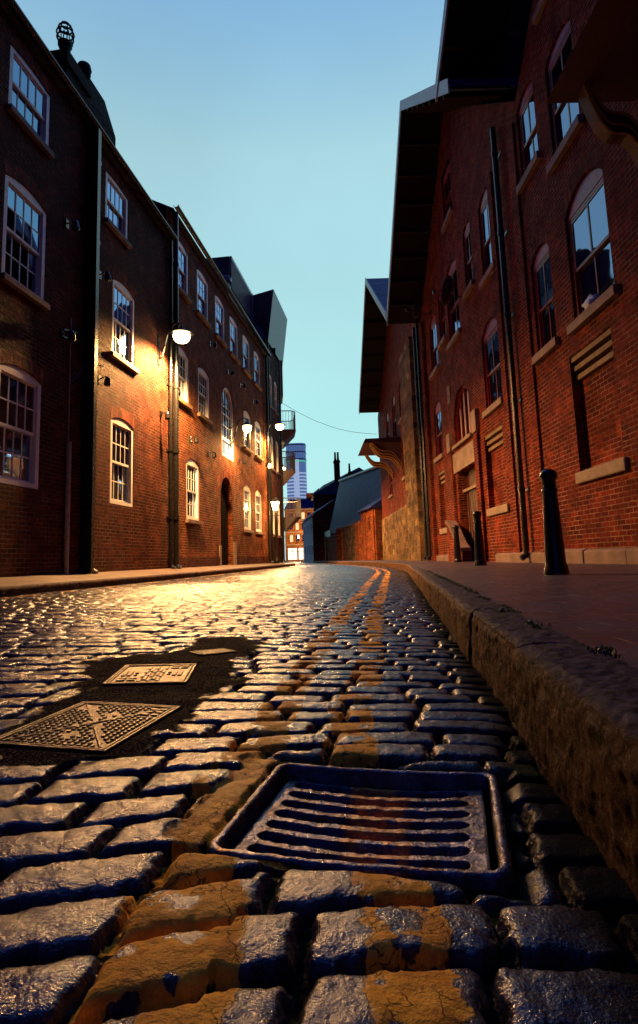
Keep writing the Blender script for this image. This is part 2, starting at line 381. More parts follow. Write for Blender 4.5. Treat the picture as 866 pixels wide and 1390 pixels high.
G_C = (-.066, 1.052); G_A = R(-6.0); G_W, G_D = .425, .375     # gully centre, angle, size
def gl(x, y):
    dx = x-G_C[0]; dy = y-G_C[1]; return dx*math.cos(G_A)+dy*math.sin(G_A), -dx*math.sin(G_A)+dy*math.cos(G_A)
TAR = [(-.913,1.299),(-.949,1.527),(-.982,1.795),(-1.212,2.183),(-1.174,2.344),(-.924,2.51),(-.994,2.908),(-.806,3.05),(-.618,2.762),(-.66,2.309),(-.501,1.886),(-.534,1.686),(-.565,1.562),(-.53,1.39),(-.57,1.241),(-.642,1.136),(-.779,1.131)]
def poly_sd(x, y, P):
    d = np.full(x.shape, 1e9); ins = np.zeros(x.shape, bool)
    for i in range(len(P)):
        ax, ay = P[i]; bx, by = P[(i+1) % len(P)]
        ex, ey = bx-ax, by-ay; t = np.clip(((x-ax)*ex+(y-ay)*ey)/(ex*ex+ey*ey), 0, 1)
        d = np.minimum(d, np.hypot(x-ax-t*ex, y-ay-t*ey))
        c = ((ay > y) != (by > y)) & (x < (bx-ax)*(y-ay)/(by-ay+1e-12)+ax); ins ^= c
    return np.where(ins, -d, d)
COV = [  # centre x, y, width, depth, angle
    (-.752, 1.417, .290, .375, R(-4.0)),
    (-.855, 2.028, .262, .345, R(13.5)),
    (-.792, 2.506, .165, .118, R(45))]
def rect_sd(x, y, c):
    dx = x-c[0]; dy = y-c[1]; ca, sa = math.cos(c[4]), math.sin(c[4])
    u = dx*ca+dy*sa; v = -dx*sa+dy*ca
    return np.maximum(abs(u)-c[2]/2, abs(v)-c[3]/2)

PT = .101
def road_height(x, y, fine=True):
    wob = (fbm(x*1.1, y*1.1, 2, 5)-.5)*.07
    sk = .08+.22*np.exp(-(y/1.9)**2)
    sk = np.where(x > -.2, sk*.75, sk)
    v = (y-x*sk+wob*2-.02)/PT
    row = np.floor(v); rv = v-row
    hr = _h(row, row*0+3, 11)
    L = .200+.06*(_h(row, row*0+9, 2)-.5)
    u = x/L+hr*7.3
    k = np.floor(u)
    jit = lambda q: q+(_h(q, row, 21)-.5)*.42
    b0, b1 = jit(k), jit(k+1)
    k = np.where(u < b0, k-1, np.where(u >= b1, k+1, k)); b0, b1 = jit(k), jit(k+1)
    rnd = _h(k, row, 31); r2_ = _h(k, row, 32); r3 = _h(k, row, 33); r4 = _h(k, row, 34)
    du = np.minimum(u-b0, b1-u)*L; dv = np.minimum(rv, 1-rv)*PT
    edge = (fbm(x*34, y*34, 3, 8)-.5)*.015+(fbm(x*120, y*120, 2, 88)-.5)*.006
    g = .0035+.004*r4
    cu = (u-(b0+b1)/2)*L; hu = (b1-b0)/2*L-g; cv = (rv-.5)*PT; hv = PT/2-g
    rad = .016
    qx = np.abs(cu)-hu+rad; qy = np.abs(cv)-hv+rad
    sd = np.hypot(np.maximum(qx, 0), np.maximum(qy, 0))+np.minimum(np.maximum(qx, qy), 0)-rad+edge
    d = -sd
    stonemask = sst(-.003, .007, d)
    prof = 1-np.exp(-np.maximum(d, 0)/.0045)
    dome = .0028*(1-(cu/np.maximum(hu, .02))**2*.6-(cv/hv)**2*.9)
    near = sst(16, 3, y)
    h = -.018+stonemask*.004+prof*.014+dome*stonemask
    h = h+stonemask*((r2_-.5)*.007+cu*(r3-.5)*.04+cv*(r4-.5)*.08)
    h = h+stonemask*(fbm(x*22, y*22, 4, 44)-.5)*.0055+stonemask*(fbm(x*70, y*70, 3, 47)-.5)*.0025
    h = h+(1-stonemask)*(fbm(x*90, y*90, 3, 4)-.5)*.010
    joint = 1-sst(-.003, .003, d)
    h = h*(1-.45*sst(3, 9, y))
    # worn tarmac round the covers
    sdt = poly_sd(x, y, TAR)+(fbm(x*14, y*14, 3, 61)-.5)*.13
    tar = sst(.012, -.012, sdt)
    h = h*(1-tar)+tar*(.002+(fbm(x*9, y*9, 3, 71)-.5)*.010+(vn(x*190, y*190, 3)-.5)*.0028)
    joint = joint*(1-tar)
    for c in COV:
        rs = rect_sd(x, y, c); f = sst(.03, .004, rs); h = h*(1-f)+f*-.001; h = np.where(rs < .001, -.03, h); 
    # loose dark grit in the gutter
    gut = sst(.10, .0, XR(y)-x-.02+(fbm(x*10, y*5, 3, 91)-.5)*.10); h = h-gut*.006; joint = np.maximum(joint, gut*.9)
    # paint
    cr = np.interp(y, [.6, .78, 1.05, 1.6, 2.3, 4.7, 14], [0., -.02, -.085, -.147, -.125, -.18, -.23])
    cl = np.interp(y, [.6, .75, 1.0, 1.5, 2.3, 2.9, 10, 14], [-.25, -.27, -.318, -.319, -.358, -.375, -.45, -.47])
    cr = np.where(y > 14, XR(y)-.50, cr); cl = np.where(y > 14, XR(y)-.74, cl)
    wr = .055+.03*sst(.85, .72, y)*(x < -.15)+(fbm(x*3+9, y*9, 3, 101)-.5)*.05
    pr = sst(.006, -.006, np.abs(x-cr)-wr+(fbm(x*50, y*50, 2, 5)-.5)*.02)
    pl_ = sst(.006, -.006, np.abs(x-cl)-wr+(fbm(x*50, y*50, 2, 15)-.5)*.02)
    wear = sst(.30, .40, fbm(x*7+3, y*7, 3, 111))*sst(.34, .42, fbm(x*30+3, y*30, 4, 113))
    pnt = np.maximum(pr*np.where(r3 > .12, 1, 0)*wear, pl_*np.where(r2_ > .12, 1, 0)*wear)
    pnt = pnt*np.where((y < 1.3) & (x < -.22), 1, stonemask**.5)
    # cement haunching painted along with the line, left of the gully
    gx, gy = gl(x, y)
    hx = sst(.0, .012, (-G_W/2-gx))*sst(.075, .055, (-G_W/2-gx)+(fbm(x*30, y*30, 2, 9)-.5)*.03)*sst(-.21, -.17, gy)*sst(.22, .17, gy)
    h = h*(1-hx)+hx*(-.008+(fbm(x*35, y*35, 3, 3)-.5)*.006); joint = joint*(1-hx); pnt = np.maximum(pnt, hx*.9)
    lf = np.abs(x-XL(y)-.30); pnt = np.maximum(pnt, sst(.05, .03, lf)*sst(.42, .55, fbm(x*4, y*4, 3, 7))*.7)
    # gully pit with sunken bedding round it
    ring = np.maximum(np.abs(gx)-G_W/2, np.abs(gy)-G_D/2)
    sink = sst(.045, .01, ring)*(1-hx); h = h-sink*.018; joint = np.maximum(joint, sink*.95)
    pit = ring < -.006
    h = np.where(pit, -.22, h)
    pnt = np.where(pit, 0, pnt)
    return zroad(x, y)+h, dict(paint=pnt*(1-tar), asphalt=tar, joint=joint, rand=rnd)

road = empty('cobbled_road'); tag(road, kind='structure')
road['label'] = 'wet stone sett road with double yellow lines'
def band(x0, x1, y0, y1, dx, dy, nm='setts'):
    xs = np.arange(x0, x1+dx*.5, dx); ys = np.arange(y0, y1+dy*.5, dy); X, Y = np.meshgrid(xs, ys)
    Z, at = road_height(X, Y); grid_mesh(nm, X, Y, Z, M['road'], road, at)
band(-.95, .30, .42, 1.45, .0030, .0030)
band(-1.9, .30, 1.45, 2.6, .0045, .0045)
band(-3.0, -.95, .42, 1.45, .012, .012)
band(-4.99, -1.9, 1.45, 2.6, .012, .012)
band(-4.99, .30, 2.6, 5.0, .0075, .0075)
band(-4.99, .30, 5.0, 9.5, .016, .013)
band(-4.99, .30, 9.5, 14., .03, .022)
ys = np.concatenate([np.arange(14, 34, .032), np.arange(34, 120, .2)]); t = np.linspace(0, 1, 120)
Y = np.repeat(ys[:, None], 120, 1); X = (XR(Y)+.02)*(1-t)+(XL(Y)-.02)*t
Z, at = road_height(X, Y); grid_mesh('setts', X, Y, Z, M['road'], road, at)
# behind the camera
X, Y = np.meshgrid(np.linspace(-4.99, .3, 200), np.linspace(-6, .42, 240)); Z, at = road_height(X, Y); grid_mesh('setts', X, Y, Z, M['road'], road, at)

g = MB(); g.q((-900, -900, -.5), (900, -900, -.5), (900, 1500, -.5), (-900, 1500, -.5))
tag(g.build('ground', M['paver']), kind='structure')

# kerbs
def kerb(name, y0, y1, dy, side, foot, top, width, seg=.92, amp=1., npf=46, mat=M['kerb']):
    ys = np.arange(y0, y1+dy*.5, dy)
    # arc parameter: up the face, round the arris, across the top
    p = np.linspace(0, 1, npf); Hh = top-foot; tot = Hh+width
    a = p*tot
    PX = np.where(a < Hh, 0, a-Hh); PZ = np.where(a < Hh, foot+a, top)
    rr = .022; dd = a-Hh
    rnd = np.exp(-(dd/rr)**2)
    PXX, YY = np.meshgrid(PX, ys); PZZ, _ = np.meshgrid(PZ, ys); AA, _ = np.meshgrid(a, ys); RN, _ = np.meshgrid(rnd, ys)
    TOP = sst(-.008, .012, AA-Hh)
    sidx = np.floor(YY/seg+.35); sy = (YY/seg+.35-sidx); jd = np.minimum(sy, 1-sy)*seg
    jg = sst(.012, .0, jd+(fbm(YY*40, AA*40, 2, 3)-.5)*.008)
    n1 = (fbm(YY*9, AA*9, 5, 200)-.5); n2 = (fbm(YY*38, AA*38, 4, 210)-.5)
    face = (n1*.022+n2*.013+(_h(sidx, sidx*0, 5)-.5)*.012)*(1-TOP)*amp
    tp = (n1*.009+n2*.010+(_h(sidx, sidx*0+2, 6)-.5)*.006)*TOP*amp
    off = PXX+face+RN*.008+jg*.012*(1-TOP)
    zz = PZZ+tp-RN*(.009+n1*.02)*1.-jg*.014*TOP
    base = XR(YY) if side > 0 else XL(YY)
    X = base+side*off
    zz = zz+np.clip(YY-12, 0, 14)*.003
    return grid_mesh(name, X, YY, zz, mat, None, dict(top=TOP, joint=jg))
ko = empty('kerb'); tag(ko, kind='structure'); ko['label'] = 'deep rough gritstone kerb along the right pavement'
for a in (( .3, 2.6, .005, 70), (2.6, 7, .014, 40), (7, 34, .05, 22), (34, 110, .5, 10), (-6, .3, .03, 40)):
    k = kerb('kerb_stone_run', a[0], a[1], a[2], 1, -.06, .2, .155, npf=a[3]); k.parent = ko
kl = empty('kerb_left'); tag(kl, kind='structure'); kl['label'] = 'low dark kerb along the left pavement'
for a in ((-6, 14, .03, 26), (14, 40, .08, 14), (40, 110, .5, 8)):
    k = kerb('kerb_stone_run', a[0], a[1], a[2], -1, .02, .205, .14, npf=a[3], amp=.4); k.parent = kl

# pavements
def pave(name, f0, f1, z0, z1, mat, ys, nx):
    t = np.linspace(0, 1, nx); YY = np.repeat(np.asarray(ys)[:, None], nx, 1)
    X = f0(YY)*(1-t)+f1(YY)*t; Z = (z0(YY)*(1-t)+z1(YY)*t)+(fbm(X*1.5, YY*1.5, 3, 77)-.5)*.014
    o = grid_mesh(name, X, YY, Z, mat); tag(o, kind='structure'); return o
rise = lambda y: np.clip(y-12, 0, 14)*.003
ys = np.concatenate([np.arange(-6, 14, .1), np.arange(14, 42, .4), np.arange(42, 110, 3)])
pave('pavement_right', lambda y: XR(y)+.15, lambda y: np.where(y < 39, WALLX(y)+.1, XR(y)+3.5), lambda y: .195+rise(y), lambda y: .215+rise(y)*.3, M['paver'], ys, 40)
pave('pavement_left', lambda y: XL(y)-.13, lambda y: np.where(y < 32, -6.1, XL(y)-1.2), lambda y: .20+rise(y), lambda y: .325+rise(y)*0+0*y, M['flag'], ys, 14)

# grass in the joint behind the kerb and moss tufts between setts
gb = MB()
def tuft(x, y, z, n, h):
    for i in range(n):
        a = random.uniform(0, 6.28); l = h*random.uniform(.4, 1.1); w = h*.09
        bx = x+random.gauss(0, h*.5); by = y+random.gauss(0, h*.6); dx, dy = math.cos(a), math.sin(a); b = random.uniform(.3, 1.)
        p0 = Vector((bx, by, z)); p1 = p0+Vector((dx*l*.35*b, dy*l*.35*b, l*.6)); p2 = p0+Vector((dx*l*b, dy*l*b, l*.8))
        s_ = Vector((-dy, dx, 0))*w
        gb.q(p0-s_, p0+s_, p1+s_*.8, p1-s_*.8); gb.q(p1-s_*.8, p1+s_*.8, p2)
y = .8
while y < 9:
    dens = vn(np.array([y*1.6]), np.array([2.]), 5)[0]
    if dens > .38: tuft(.432+random.gauss(0, .008), y, .195, int(6+22*dens), .011+.016*dens*random.random())
    y += .022
for c in ((1.9, .42), (1.35, .45), (2.35, .41), (3.0, .44)):
    for i in range(6): tuft(c[1]-.02+random.gauss(0, .015), c[0]+random.gauss(0, .05), .197, 12, .022)
tag(gb.build('grass', M['grass'], recalc=False), kind='stuff')['label'] = 'short grass growing in the joint behind the kerb'
gb = MB()
for c in ((-.43, .93), (-.42, .97), (-.30, 1.28), (-.25, 1.33), (-.22, 1.52), (-.245, 1.6), (-.56, 1.0), (-.12, 1.42), (-.28, 1.9), (-.2, 2.1), (-.62, .84), (.12, 1.36)):
    for i in range(5):
        x, y_ = c[0]+random.gauss(0, .02), c[1]+random.gauss(0, .012)
        tuft(x, y_, float(zroad(x, y_))-.02, 8, .013)
tag(gb.build('moss', M['grass'], recalc=False), kind='stuff')['label'] = 'green moss and weeds between the wet setts'

# ---------------------------------------------------------------- gully grate
gu = empty('gully_grate', (G_C[0], G_C[1], 0), G_A); tag(gu, 'cast iron road gully with slotted dished grate, splashed with yellow line paint', 'drain grate')
def rrect(w, d, r, n=6):
    P = []
    for cx, cy, a0 in ((w/2-r, d/2-r, 0), (-w/2+r, d/2-r, 90), (-w/2+r, -d/2+r, 180), (w/2-r, -d/2+r, 270)):
        for i in range(n+1): t = R(a0+90*i/n); P.append((cx+r*math.cos(t), cy+r*math.sin(t)))
    return P
fr = MB(); zg = .006
def dish(x, y): return -.006*math.cos(y/G_D*math.pi*.0)*(1-(x/(G_W/2))**2)*.9
loops = [(G_W/2+.004, G_D/2+.004, .028, -.07), (G_W/2+.003, G_D/2+.003, .028, -.004), (G_W/2-.001, G_D/2-.001, .027, .003), (G_W/2-.008, G_D/2-.008, .022, .004), (G_W/2-.013, G_D/2-.013, .018, .0), (G_W/2-.015, G_D/2-.015, .016, -.05)]
L_ = []
for hw, hd, r, z in loops:
    base = rrect(2*hw, 2*hd, r, 6)
    # subdivide long edges by resampling
    P = []
    for i in range(len(base)):
        a, b = base[i], base[(i+1) % len(base)]; dl = math.dist(a, b); k = 24 if dl > .1 else 1
        for j in range(k): P.append((a[0]+(b[0]-a[0])*j/k, a[1]+(b[1]-a[1])*j/k))
    L_.append([(p[0]+random.gauss(0, .0006), p[1]+random.gauss(0, .0006), z+zg+dish(*p)+random.gauss(0, .0005)) for p in P])
n0 = len(L_[0])
for l in L_: fr.v += l
for i in range(len(L_)-1):
    for k in range(n0): j = (k+1) % n0; fr.f.append((i*n0+k, i*n0+j, (i+1)*n0+j, (i+1)*n0+k))
fr.build('frame', M['iron'], gu, smooth=True)
w, d = G_W-.046, G_D-.040
xs = np.arange(-w/2, w/2+.001, .0022); ys_ = np.arange(-d/2, d/2+.001, .0022); X, Y = np.meshgrid(xs, ys_)
Zp = zg-.018-.009*(1-(X/(w/2))**2)-.003*(Y/(d/2))
deep = np.zeros(X.shape)
for i in range(7):
    yc = d/2-.028-i*.0445+.006*(1-(X/(w/2))**2)*-1.2+.004
    hl = w/2-.030
    ax = np.maximum(np.abs(X+.003)-(hl-.010), 0)
    sd_ = np.hypot(ax, Y-yc)-.0115-.0016*(fbm(X*40, Y*40, 2, i)-.5)*2
    deep = np.maximum(deep, sst(.003, -.001, sd_))
cor = np.maximum(np.abs(X)-(w/2-.02), 0); cor2 = np.maximum(np.abs(Y)-(d/2-.02), 0); cr_ = np.hypot(cor, cor2) > .02
Zp = Zp-deep*.045+(fbm(X*60, Y*60, 4, 7)-.5)*.0035
eg = np.minimum(w/2-np.abs(X), d/2-np.abs(Y)); Zp = Zp-sst(.005, .0, eg)*.004-np.where(eg < .0015, .03, 0)
pm = sst(.056, .044, np.abs(X-.012+.05*(Y/(d))-.0)+(fbm(X*45, Y*45, 3, 13)-.5)*.035)*sst(.36, .46, fbm(X*26+5, Y*60, 4, 19))*(1-deep)
keep = (deep < .98); kf = keep[:-1, :-1] | keep[1:, 1:] | keep[:-1, 1:] | keep[1:, :-1]
kf &= ~(cr_[:-1, :-1] & cr_[1:, 1:])
grid_mesh('slotted_grate', X, Y, Zp, M['iron'], gu, dict(paint=pm), keep=kf)

# ---------------------------------------------------------------- manhole covers
def cover(i, name, label, pattern):
    cx, cy, w, d, a = COV[i]; z = float(zroad(cx, cy))
    # lie in the slope of the road
    e = empty(name, (cx, cy, z), a); gx = float(zroad(cx+.1, cy)-zroad(cx-.1, cy))/.2
    e.rotation_euler = (0, -math.atan(gx), a)
    tag(e, label, 'manhole cover' if i < 2 else 'drain cover')
    f = MB(); t = .007
    f.box(-w/2, w/2, -d/2, -d/2+t, -.03, .005); f.box(-w/2, w/2, d/2-t, d/2, -.03, .005)
    f.box(-w/2, -w/2+t, -d/2+t, d/2-t, -.03, .005); f.box(w/2-t, w/2, -d/2+t, d/2-t, -.03, .005)
    f.build('frame', M['cover'], e, bevel=.0015)
    c = MB(); g_ = .004; x0, x1, y0, y1 = -w/2+t+g_, w/2-t-g_, -d/2+t+g_, d/2-t-g_
    c.box(x0, x1, y0, y1, -.03, .0005)
    pattern(c, x0, x1, y0, y1)
    c.build('cover_plate', M['cover'], e, bevel=.0008)
def studs(c, x0, x1, y0, y1):
    zt = .0045; nx, ny = 15, 19; W_, D_ = x1-x0, y1-y0
    c.box(x0, x1, y0, y0+.006, .0005, zt); c.box(x0, x1, y1-.006, y1, .0005, zt); c.box(x0, x0+.006, y0+.006, y1-.006, .0005, zt); c.box(x1-.006, x1, y0+.006, y1-.006, .0005, zt)
    for i in range(nx):
        for j in range(ny):
            x = x0+.018+i*(W_-.036)/(nx-1); y = y0+.018+j*(D_-.036)/(ny-1); u = (x-x0)/W_; v = (y-y0)/D_
            if abs(u-v*.9-.02) < .05 or abs((1-u)-v*.9-.02) < .05: continue       # cross ribs
            if math.hypot(u-.5, v-.26) < .07 or math.hypot(u-.5, v-.74) < .07: continue   # key holes
            if u > .76 and v > .70: continue
            if u < .2 and v > .8: continue
            s_ = .0042; c.box(x-s_, x+s_, y-s_*1.1, y+s_*1.1, .0005, zt)
    for sgn in (0, 1):
        n = 26
        for k in range(n):
            u0, u1 = k/n, (k+1)/n; f_ = (lambda u: u if sgn == 0 else 1-u)
            X0, X1 = x0+.014+f_(u0)*(W_-.028), x0+.014+f_(u1)*(W_-.028); Y0, Y1 = y0+.014+u0*(D_-.028), y0+.014+u1*(D_-.028)
            if abs(u0-.5) < .04 and sgn: continue
            c.hexa([(X0-.003, Y0, .0005), (X0+.003, Y0, .0005), (X1+.003, Y1, .0005), (X1-.003, Y1, .0005)], [(X0-.003, Y0, .004), (X0+.003, Y0, .004), (X1+.003, Y1, .004), (X1-.003, Y1, .004)])
    for v in (.76, .83, .90):
        c.box(x0+.79*W_, x0+.86*W_, y0+v*D_, y0+(v+.035)*D_, .0005, zt); c.box(x0+.89*W_, x0+.96*W_, y0+v*D_, y0+(v+.035)*D_, .0005, zt)
def bars(c, x0, x1, y0, y1):
    zt = .005; W_, D_ = x1-x0, y1-y0
    c.box(x0, x1, y0, y0+.006, .0005, zt); c.box(x0, x1, y1-.006, y1, .0005, zt); c.box(x0, x0+.006, y0+.006, y1-.006, .0005, zt); c.box(x1-.006, x1, y0+.006, y1-.006, .0005, zt)
    for i in range(5):
        for j in range(4):
            u = .36+i*.062; v = .07+j*.22+(.08 if i % 2 else 0)
            if v+.17 > .96: continue
            c.box(x0+u*W_, x0+(u+.045)*W_, y0+v*D_, y0+(v+.17)*D_, .0005, zt)
    for u in (.07, .15): c.box(x0+u*W_, x0+(u+.05)*W_, y0+.38*D_, y0+.62*D_, .0005, zt)
    for u in (.78, .86): c.box(x0+u*W_, x0+(u+.05)*W_, y0+.36*D_, y0+.60*D_, .0005, zt)
    for u, v in ((.08, .12), (.08, .22), (.22, .12), (.22, .22), (.7, .78), (.7, .88), (.84, .78), (.84, .88)):
        c.box(x0+u*W_, x0+(u+.11)*W_, y0+v*D_, y0+(v+.05)*D_, .0005, zt)
    for cx_, cy_ in ((.24, .45), (.70, .47)):
        c.box(x0+cx_*W_, x0+(cx_+.05)*W_, y0+(cy_-.05)*D_, y0+(cy_-.03)*D_, .0005, zt); c.box(x0+cx_*W_, x0+(cx_+.05)*W_, y0+(cy_+.06)*D_, y0+(cy_+.08)*D_, .0005, zt)
def slots(c, x0, x1, y0, y1):
    for i in range(6):
        y = y0+.006+i*(y1-y0-.012)/6; c.box(x0+.006, x1-.006, y, y+.008, .0005, .005)
cover(0, 'manhole_cover', 'nearest of the iron covers in the road, square studded plate with crossing ribs', studs)
cover(1, 'manhole_cover', 'iron cover with raised bars, in tarmac behind the studded plate', bars)
cover(2, 'drain_cover', 'smallest iron drain cover, beyond the two manhole covers', slots)

# ---------------------------------------------------------------- building kit
# local frame: x along the wall (away from the camera), z up, outward = s*y
class Facade:
    def __init__(f, root, s): f.root = root; f.s = s
    def bx(f, mb, x0, x1, o0, o1, z0, z1):
        a, b = sorted((f.s*o0, f.s*o1)); mb.box(x0, x1, a, b, z0, z1)
    def P(f, x, o, z): return (x, f.s*o, z)
def arc_pts(x0, x1, ztop, rise, n=12):
    # from left spring to right spring
    w = (x1-x0)/2; cx = (x0+x1)/2
    if rise >= w*.98: return [(cx-w*math.cos(math.pi*i/n), ztop-w+w*math.sin(math.pi*i/n)) for i in range(n+1)]
    rad = (w*w+rise*rise)/(2*rise); th = math.asin(w/rad)
    return [(cx+rad*math.sin(-th+2*th*i/n), ztop-rad+rad*math.cos(-th+2*th*i/n)) for i in range(n+1)]
def wall_front(F, mb, x0, x1, z0, z1, holes, depth=.3, o=0.):
    xs = sorted({x0, x1, *[h[0] for h in holes], *[h[1] for h in holes]}); zs = sorted({z0, z1, *[h[2] for h in holes], *[h[3] for h in holes]})
    xs = [x for x in xs if x0 <= x <= x1]; zs = [z for z in zs if z0 <= z <= z1]
    for i in range(len(xs)-1):
        for j in range(len(zs)-1):
            cx, cz = (xs[i]+xs[i+1])/2, (zs[j]+zs[j+1])/2
            if any(h[0] < cx < h[1] and h[2] < cz < h[3] for h in holes): continue
            mb.q(F.P(xs[i], o, zs[j]), F.P(xs[i+1], o, zs[j]), F.P(xs[i+1], o, zs[j+1]), F.P(xs[i], o, zs[j+1]))
    for h in holes:
        a, b, c, d = h[:4]; r = h[4] if len(h) > 4 else 0; dp = h[5] if len(h) > 5 else depth
        zs_ = d-r if r < (b-a)/2*.98 else d-(b-a)/2
        i0 = o-dp
        mb.q(F.P(a, o, c), F.P(a, i0, c), F.P(a, i0, zs_), F.P(a, o, zs_)); mb.q(F.P(b, o, c), F.P(b, i0, c), F.P(b, i0, zs_), F.P(b, o, zs_))
        mb.q(F.P(a, o, c), F.P(b, o, c), F.P(b, i0, c), F.P(a, i0, c))
        if r:
            ap = arc_pts(a, b, d, r)
            for k in range(len(ap)-1):
                p, q_ = ap[k], ap[k+1]
                mb.q(F.P(p[0], o, p[1]), F.P(q_[0], o, q_[1]), F.P(q_[0], o, d), F.P(p[0], o, d))
                mb.q(F.P(p[0], o, p[1]), F.P(q_[0], o, q_[1]), F.P(q_[0], i0, q_[1]), F.P(p[0], i0, p[1]))
        else: mb.q(F.P(a, o, d), F.P(b, o, d), F.P(b, i0, d), F.P(a, i0, d))
def arch_ring(F, h, parent, t=.24, proud=.004, mat=None):
    a, b, c, d, r = h[:5]; mb = MB(); ap = arc_pts(a, b, d, r, 12)
    if r >= (b-a)/2*.98: up_ = arc_pts(a-t, b+t, d+t, (b-a)/2+t, 12)
    else:
        up_ = [(p[0]+(p[0]-(a+b)/2)*.12, p[1]+t) for p in ap]
    for k in range(12):
        p, q_, r_, s_ = ap[k], ap[k+1], up_[k+1], up_[k]
        mb.q(*[F.P(x, proud, z) for x, z in (p, q_, r_, s_)])
        mb.q(F.P(p[0], proud, p[1]), F.P(q_[0], proud, q_[1]), F.P(q_[0], 0, q_[1]), F.P(p[0], 0, p[1]))
        mb.q(F.P(s_[0], proud, s_[1]), F.P(r_[0], proud, r_[1]), F.P(r_[0], 0, r_[1]), F.P(s_[0], 0, s_[1]))
    mb.build('brick_arch', mat or M['soldier'], parent, recalc=False)
def band_arc(F, mb, x0, x1, ztop, rise, t, o0, o1, n=12):
    # frame head following the arch, of thickness t beneath it
    ap = arc_pts(x0, x1, ztop, rise, n); lo = [(p[0]+((x0+x1)/2-p[0])*.0, p[1]-t) for p in ap]
    for k in range(n):
        p, q_, l0, l1 = ap[k], ap[k+1], lo[k], lo[k+1]
        mb.hexa([F.P(p[0], o0, p[1]), F.P(q_[0], o0, q_[1]), F.P(l1[0], o0, l1[1]), F.P(l0[0], o0, l0[1])],
                [F.P(p[0], o1, p[1]), F.P(q_[0], o1, q_[1]), F.P(l1[0], o1, l1[1]), F.P(l0[0], o1, l0[1])])
def sash_window(F, h, parent, nx=4, nyu=2, nyl=2, fm=None, casing=.085, depth=.13, sill=None, front=-.012, gm=None, tymp=0, split=.5, so=(.035, .078), bar=.012, sill_ext=.08, sill_h=.11, sill_out=.07, curtain=False, low_panel=None):
    fm = fm or M['white']; gm = gm or M['glass']
    a, b, c, d = h[:4]; r = h[4] if len(h) > 4 else 0
    g = .003; a += g; b -= g; c += g; d -= g
    mb = MB(); zs_ = d-r if r else d
    inz = zs_-(casing if not r else casing*.55)-tymp       # top of sash opening
    F.bx(mb, a, a+casing, front, front-depth, c, zs_-g); F.bx(mb, b-casing, b, front, front-depth, c, zs_-g)
    F.bx(mb, a+casing, b-casing, front, front-depth, c, c+casing*.75)
    if r:
        # head board filling the arch
        ap = arc_pts(a, b, d, r, 12); full = [F.P(p[0], front-(.03 if tymp else .005), p[1]) for p in ap]
        lowz = inz
        poly = [(a+casing, lowz), (b-casing, lowz)]
        for o0, o1 in ((front-.005, front-depth+.01),):
            for k in range(12):
                p, q_ = ap[k], ap[k+1]
                mb.hexa([F.P(p[0], o0, p[1]-.001), F.P(q_[0], o0, q_[1]-.001), F.P(q_[0], o0, min(zs_, inz) if a+casing <= (p[0]+q_[0])/2 <= b-casing else zs_-g), F.P(p[0], o0, min(zs_, inz) if a+casing <= (p[0]+q_[0])/2 <= b-casing else zs_-g)],
                        [F.P(p[0], o1, p[1]-.001), F.P(q_[0], o1, q_[1]-.001), F.P(q_[0], o1, min(zs_, inz) if a+casing <= (p[0]+q_[0])/2 <= b-casing else zs_-g), F.P(p[0], o1, min(zs_, inz) if a+casing <= (p[0]+q_[0])/2 <= b-casing else zs_-g)])
    else: F.bx(mb, a+casing, b-casing, front, front-depth, inz, d)
    win = mb.build('window', fm if not tymp else fm, parent, bevel=.004)
    if tymp and r:
        tb = MB(); ap = arc_pts(a+.02, b-.02, d-.012, r*.98, 12)
        for k in range(12):
            p, q_ = ap[k], ap[k+1]
            tb.hexa([F.P(p[0], front+.006, p[1]), F.P(q_[0], front+.006, q_[1]), F.P(q_[0], front+.006, inz+.05), F.P(p[0], front+.006, inz+.05)],
                    [F.P(p[0], front-.004, p[1]), F.P(q_[0], front-.004, q_[1]), F.P(q_[0], front-.004, inz+.05), F.P(p[0], front-.004, inz+.05)])
        tb.build('arch_panel', M['tymp'], win)
    x0, x1, z0, z1 = a+casing, b-casing, c+casing*.75, inz
    zm = z0+(z1-z0)*split; st = .04
    for nm, za, zb, o0, ny in (('upper_sash', zm-.02, z1, front-so[0], nyu), ('lower_sash', z0, zm+.02, front-so[1], nyl)):
        sb = MB(); o1 = o0-.028
        F.bx(sb, x0, x0+st, o0, o1, za, zb); F.bx(sb, x1-st, x1, o0, o1, za, zb); F.bx(sb, x0+st, x1-st, o0, o1, za, za+st+.01); F.bx(sb, x0+st, x1-st, o0, o1, zb-st, zb)
        for i in range(1, nx):
            x = x0+st+(x1-x0-2*st)*i/nx; F.bx(sb, x-bar, x+bar, o0-.004, o1+.004, za+st+.01, zb-st)
        for j in range(1, ny):
            z = za+st+.01+(zb-za-2*st-.01)*j/ny; F.bx(sb, x0+st, x1-st, o0-.006, o1+.006, z-bar, z+bar)
        sb.build(nm, fm, win)
        gbm = MB()
        # panes are never quite coplanar: old glass, each tilted a hair
        for i in range(nx):
            for j in range(ny):
                xa = x0+st+(x1-x0-2*st)*i/nx; xb = x0+st+(x1-x0-2*st)*(i+1)/nx; z_a = za+st+(zb-za-2*st)*j/ny; z_b = za+st+(zb-za-2*st)*(j+1)/ny
                oo = (o0+o1)/2; t1, t2 = random.gauss(0, .0012), random.gauss(0, .0012)
                gbm.q(F.P(xa, oo-t1, z_a), F.P(xb, oo+t1, z_a), F.P(xb, oo+t1+t2, z_b), F.P(xa, oo-t1+t2, z_b))
        gbm.build('glass', gm, win)
    bk = MB(); F.bx(bk, x0, x1, front-depth+.004, front-depth-.004, z0, z1); 
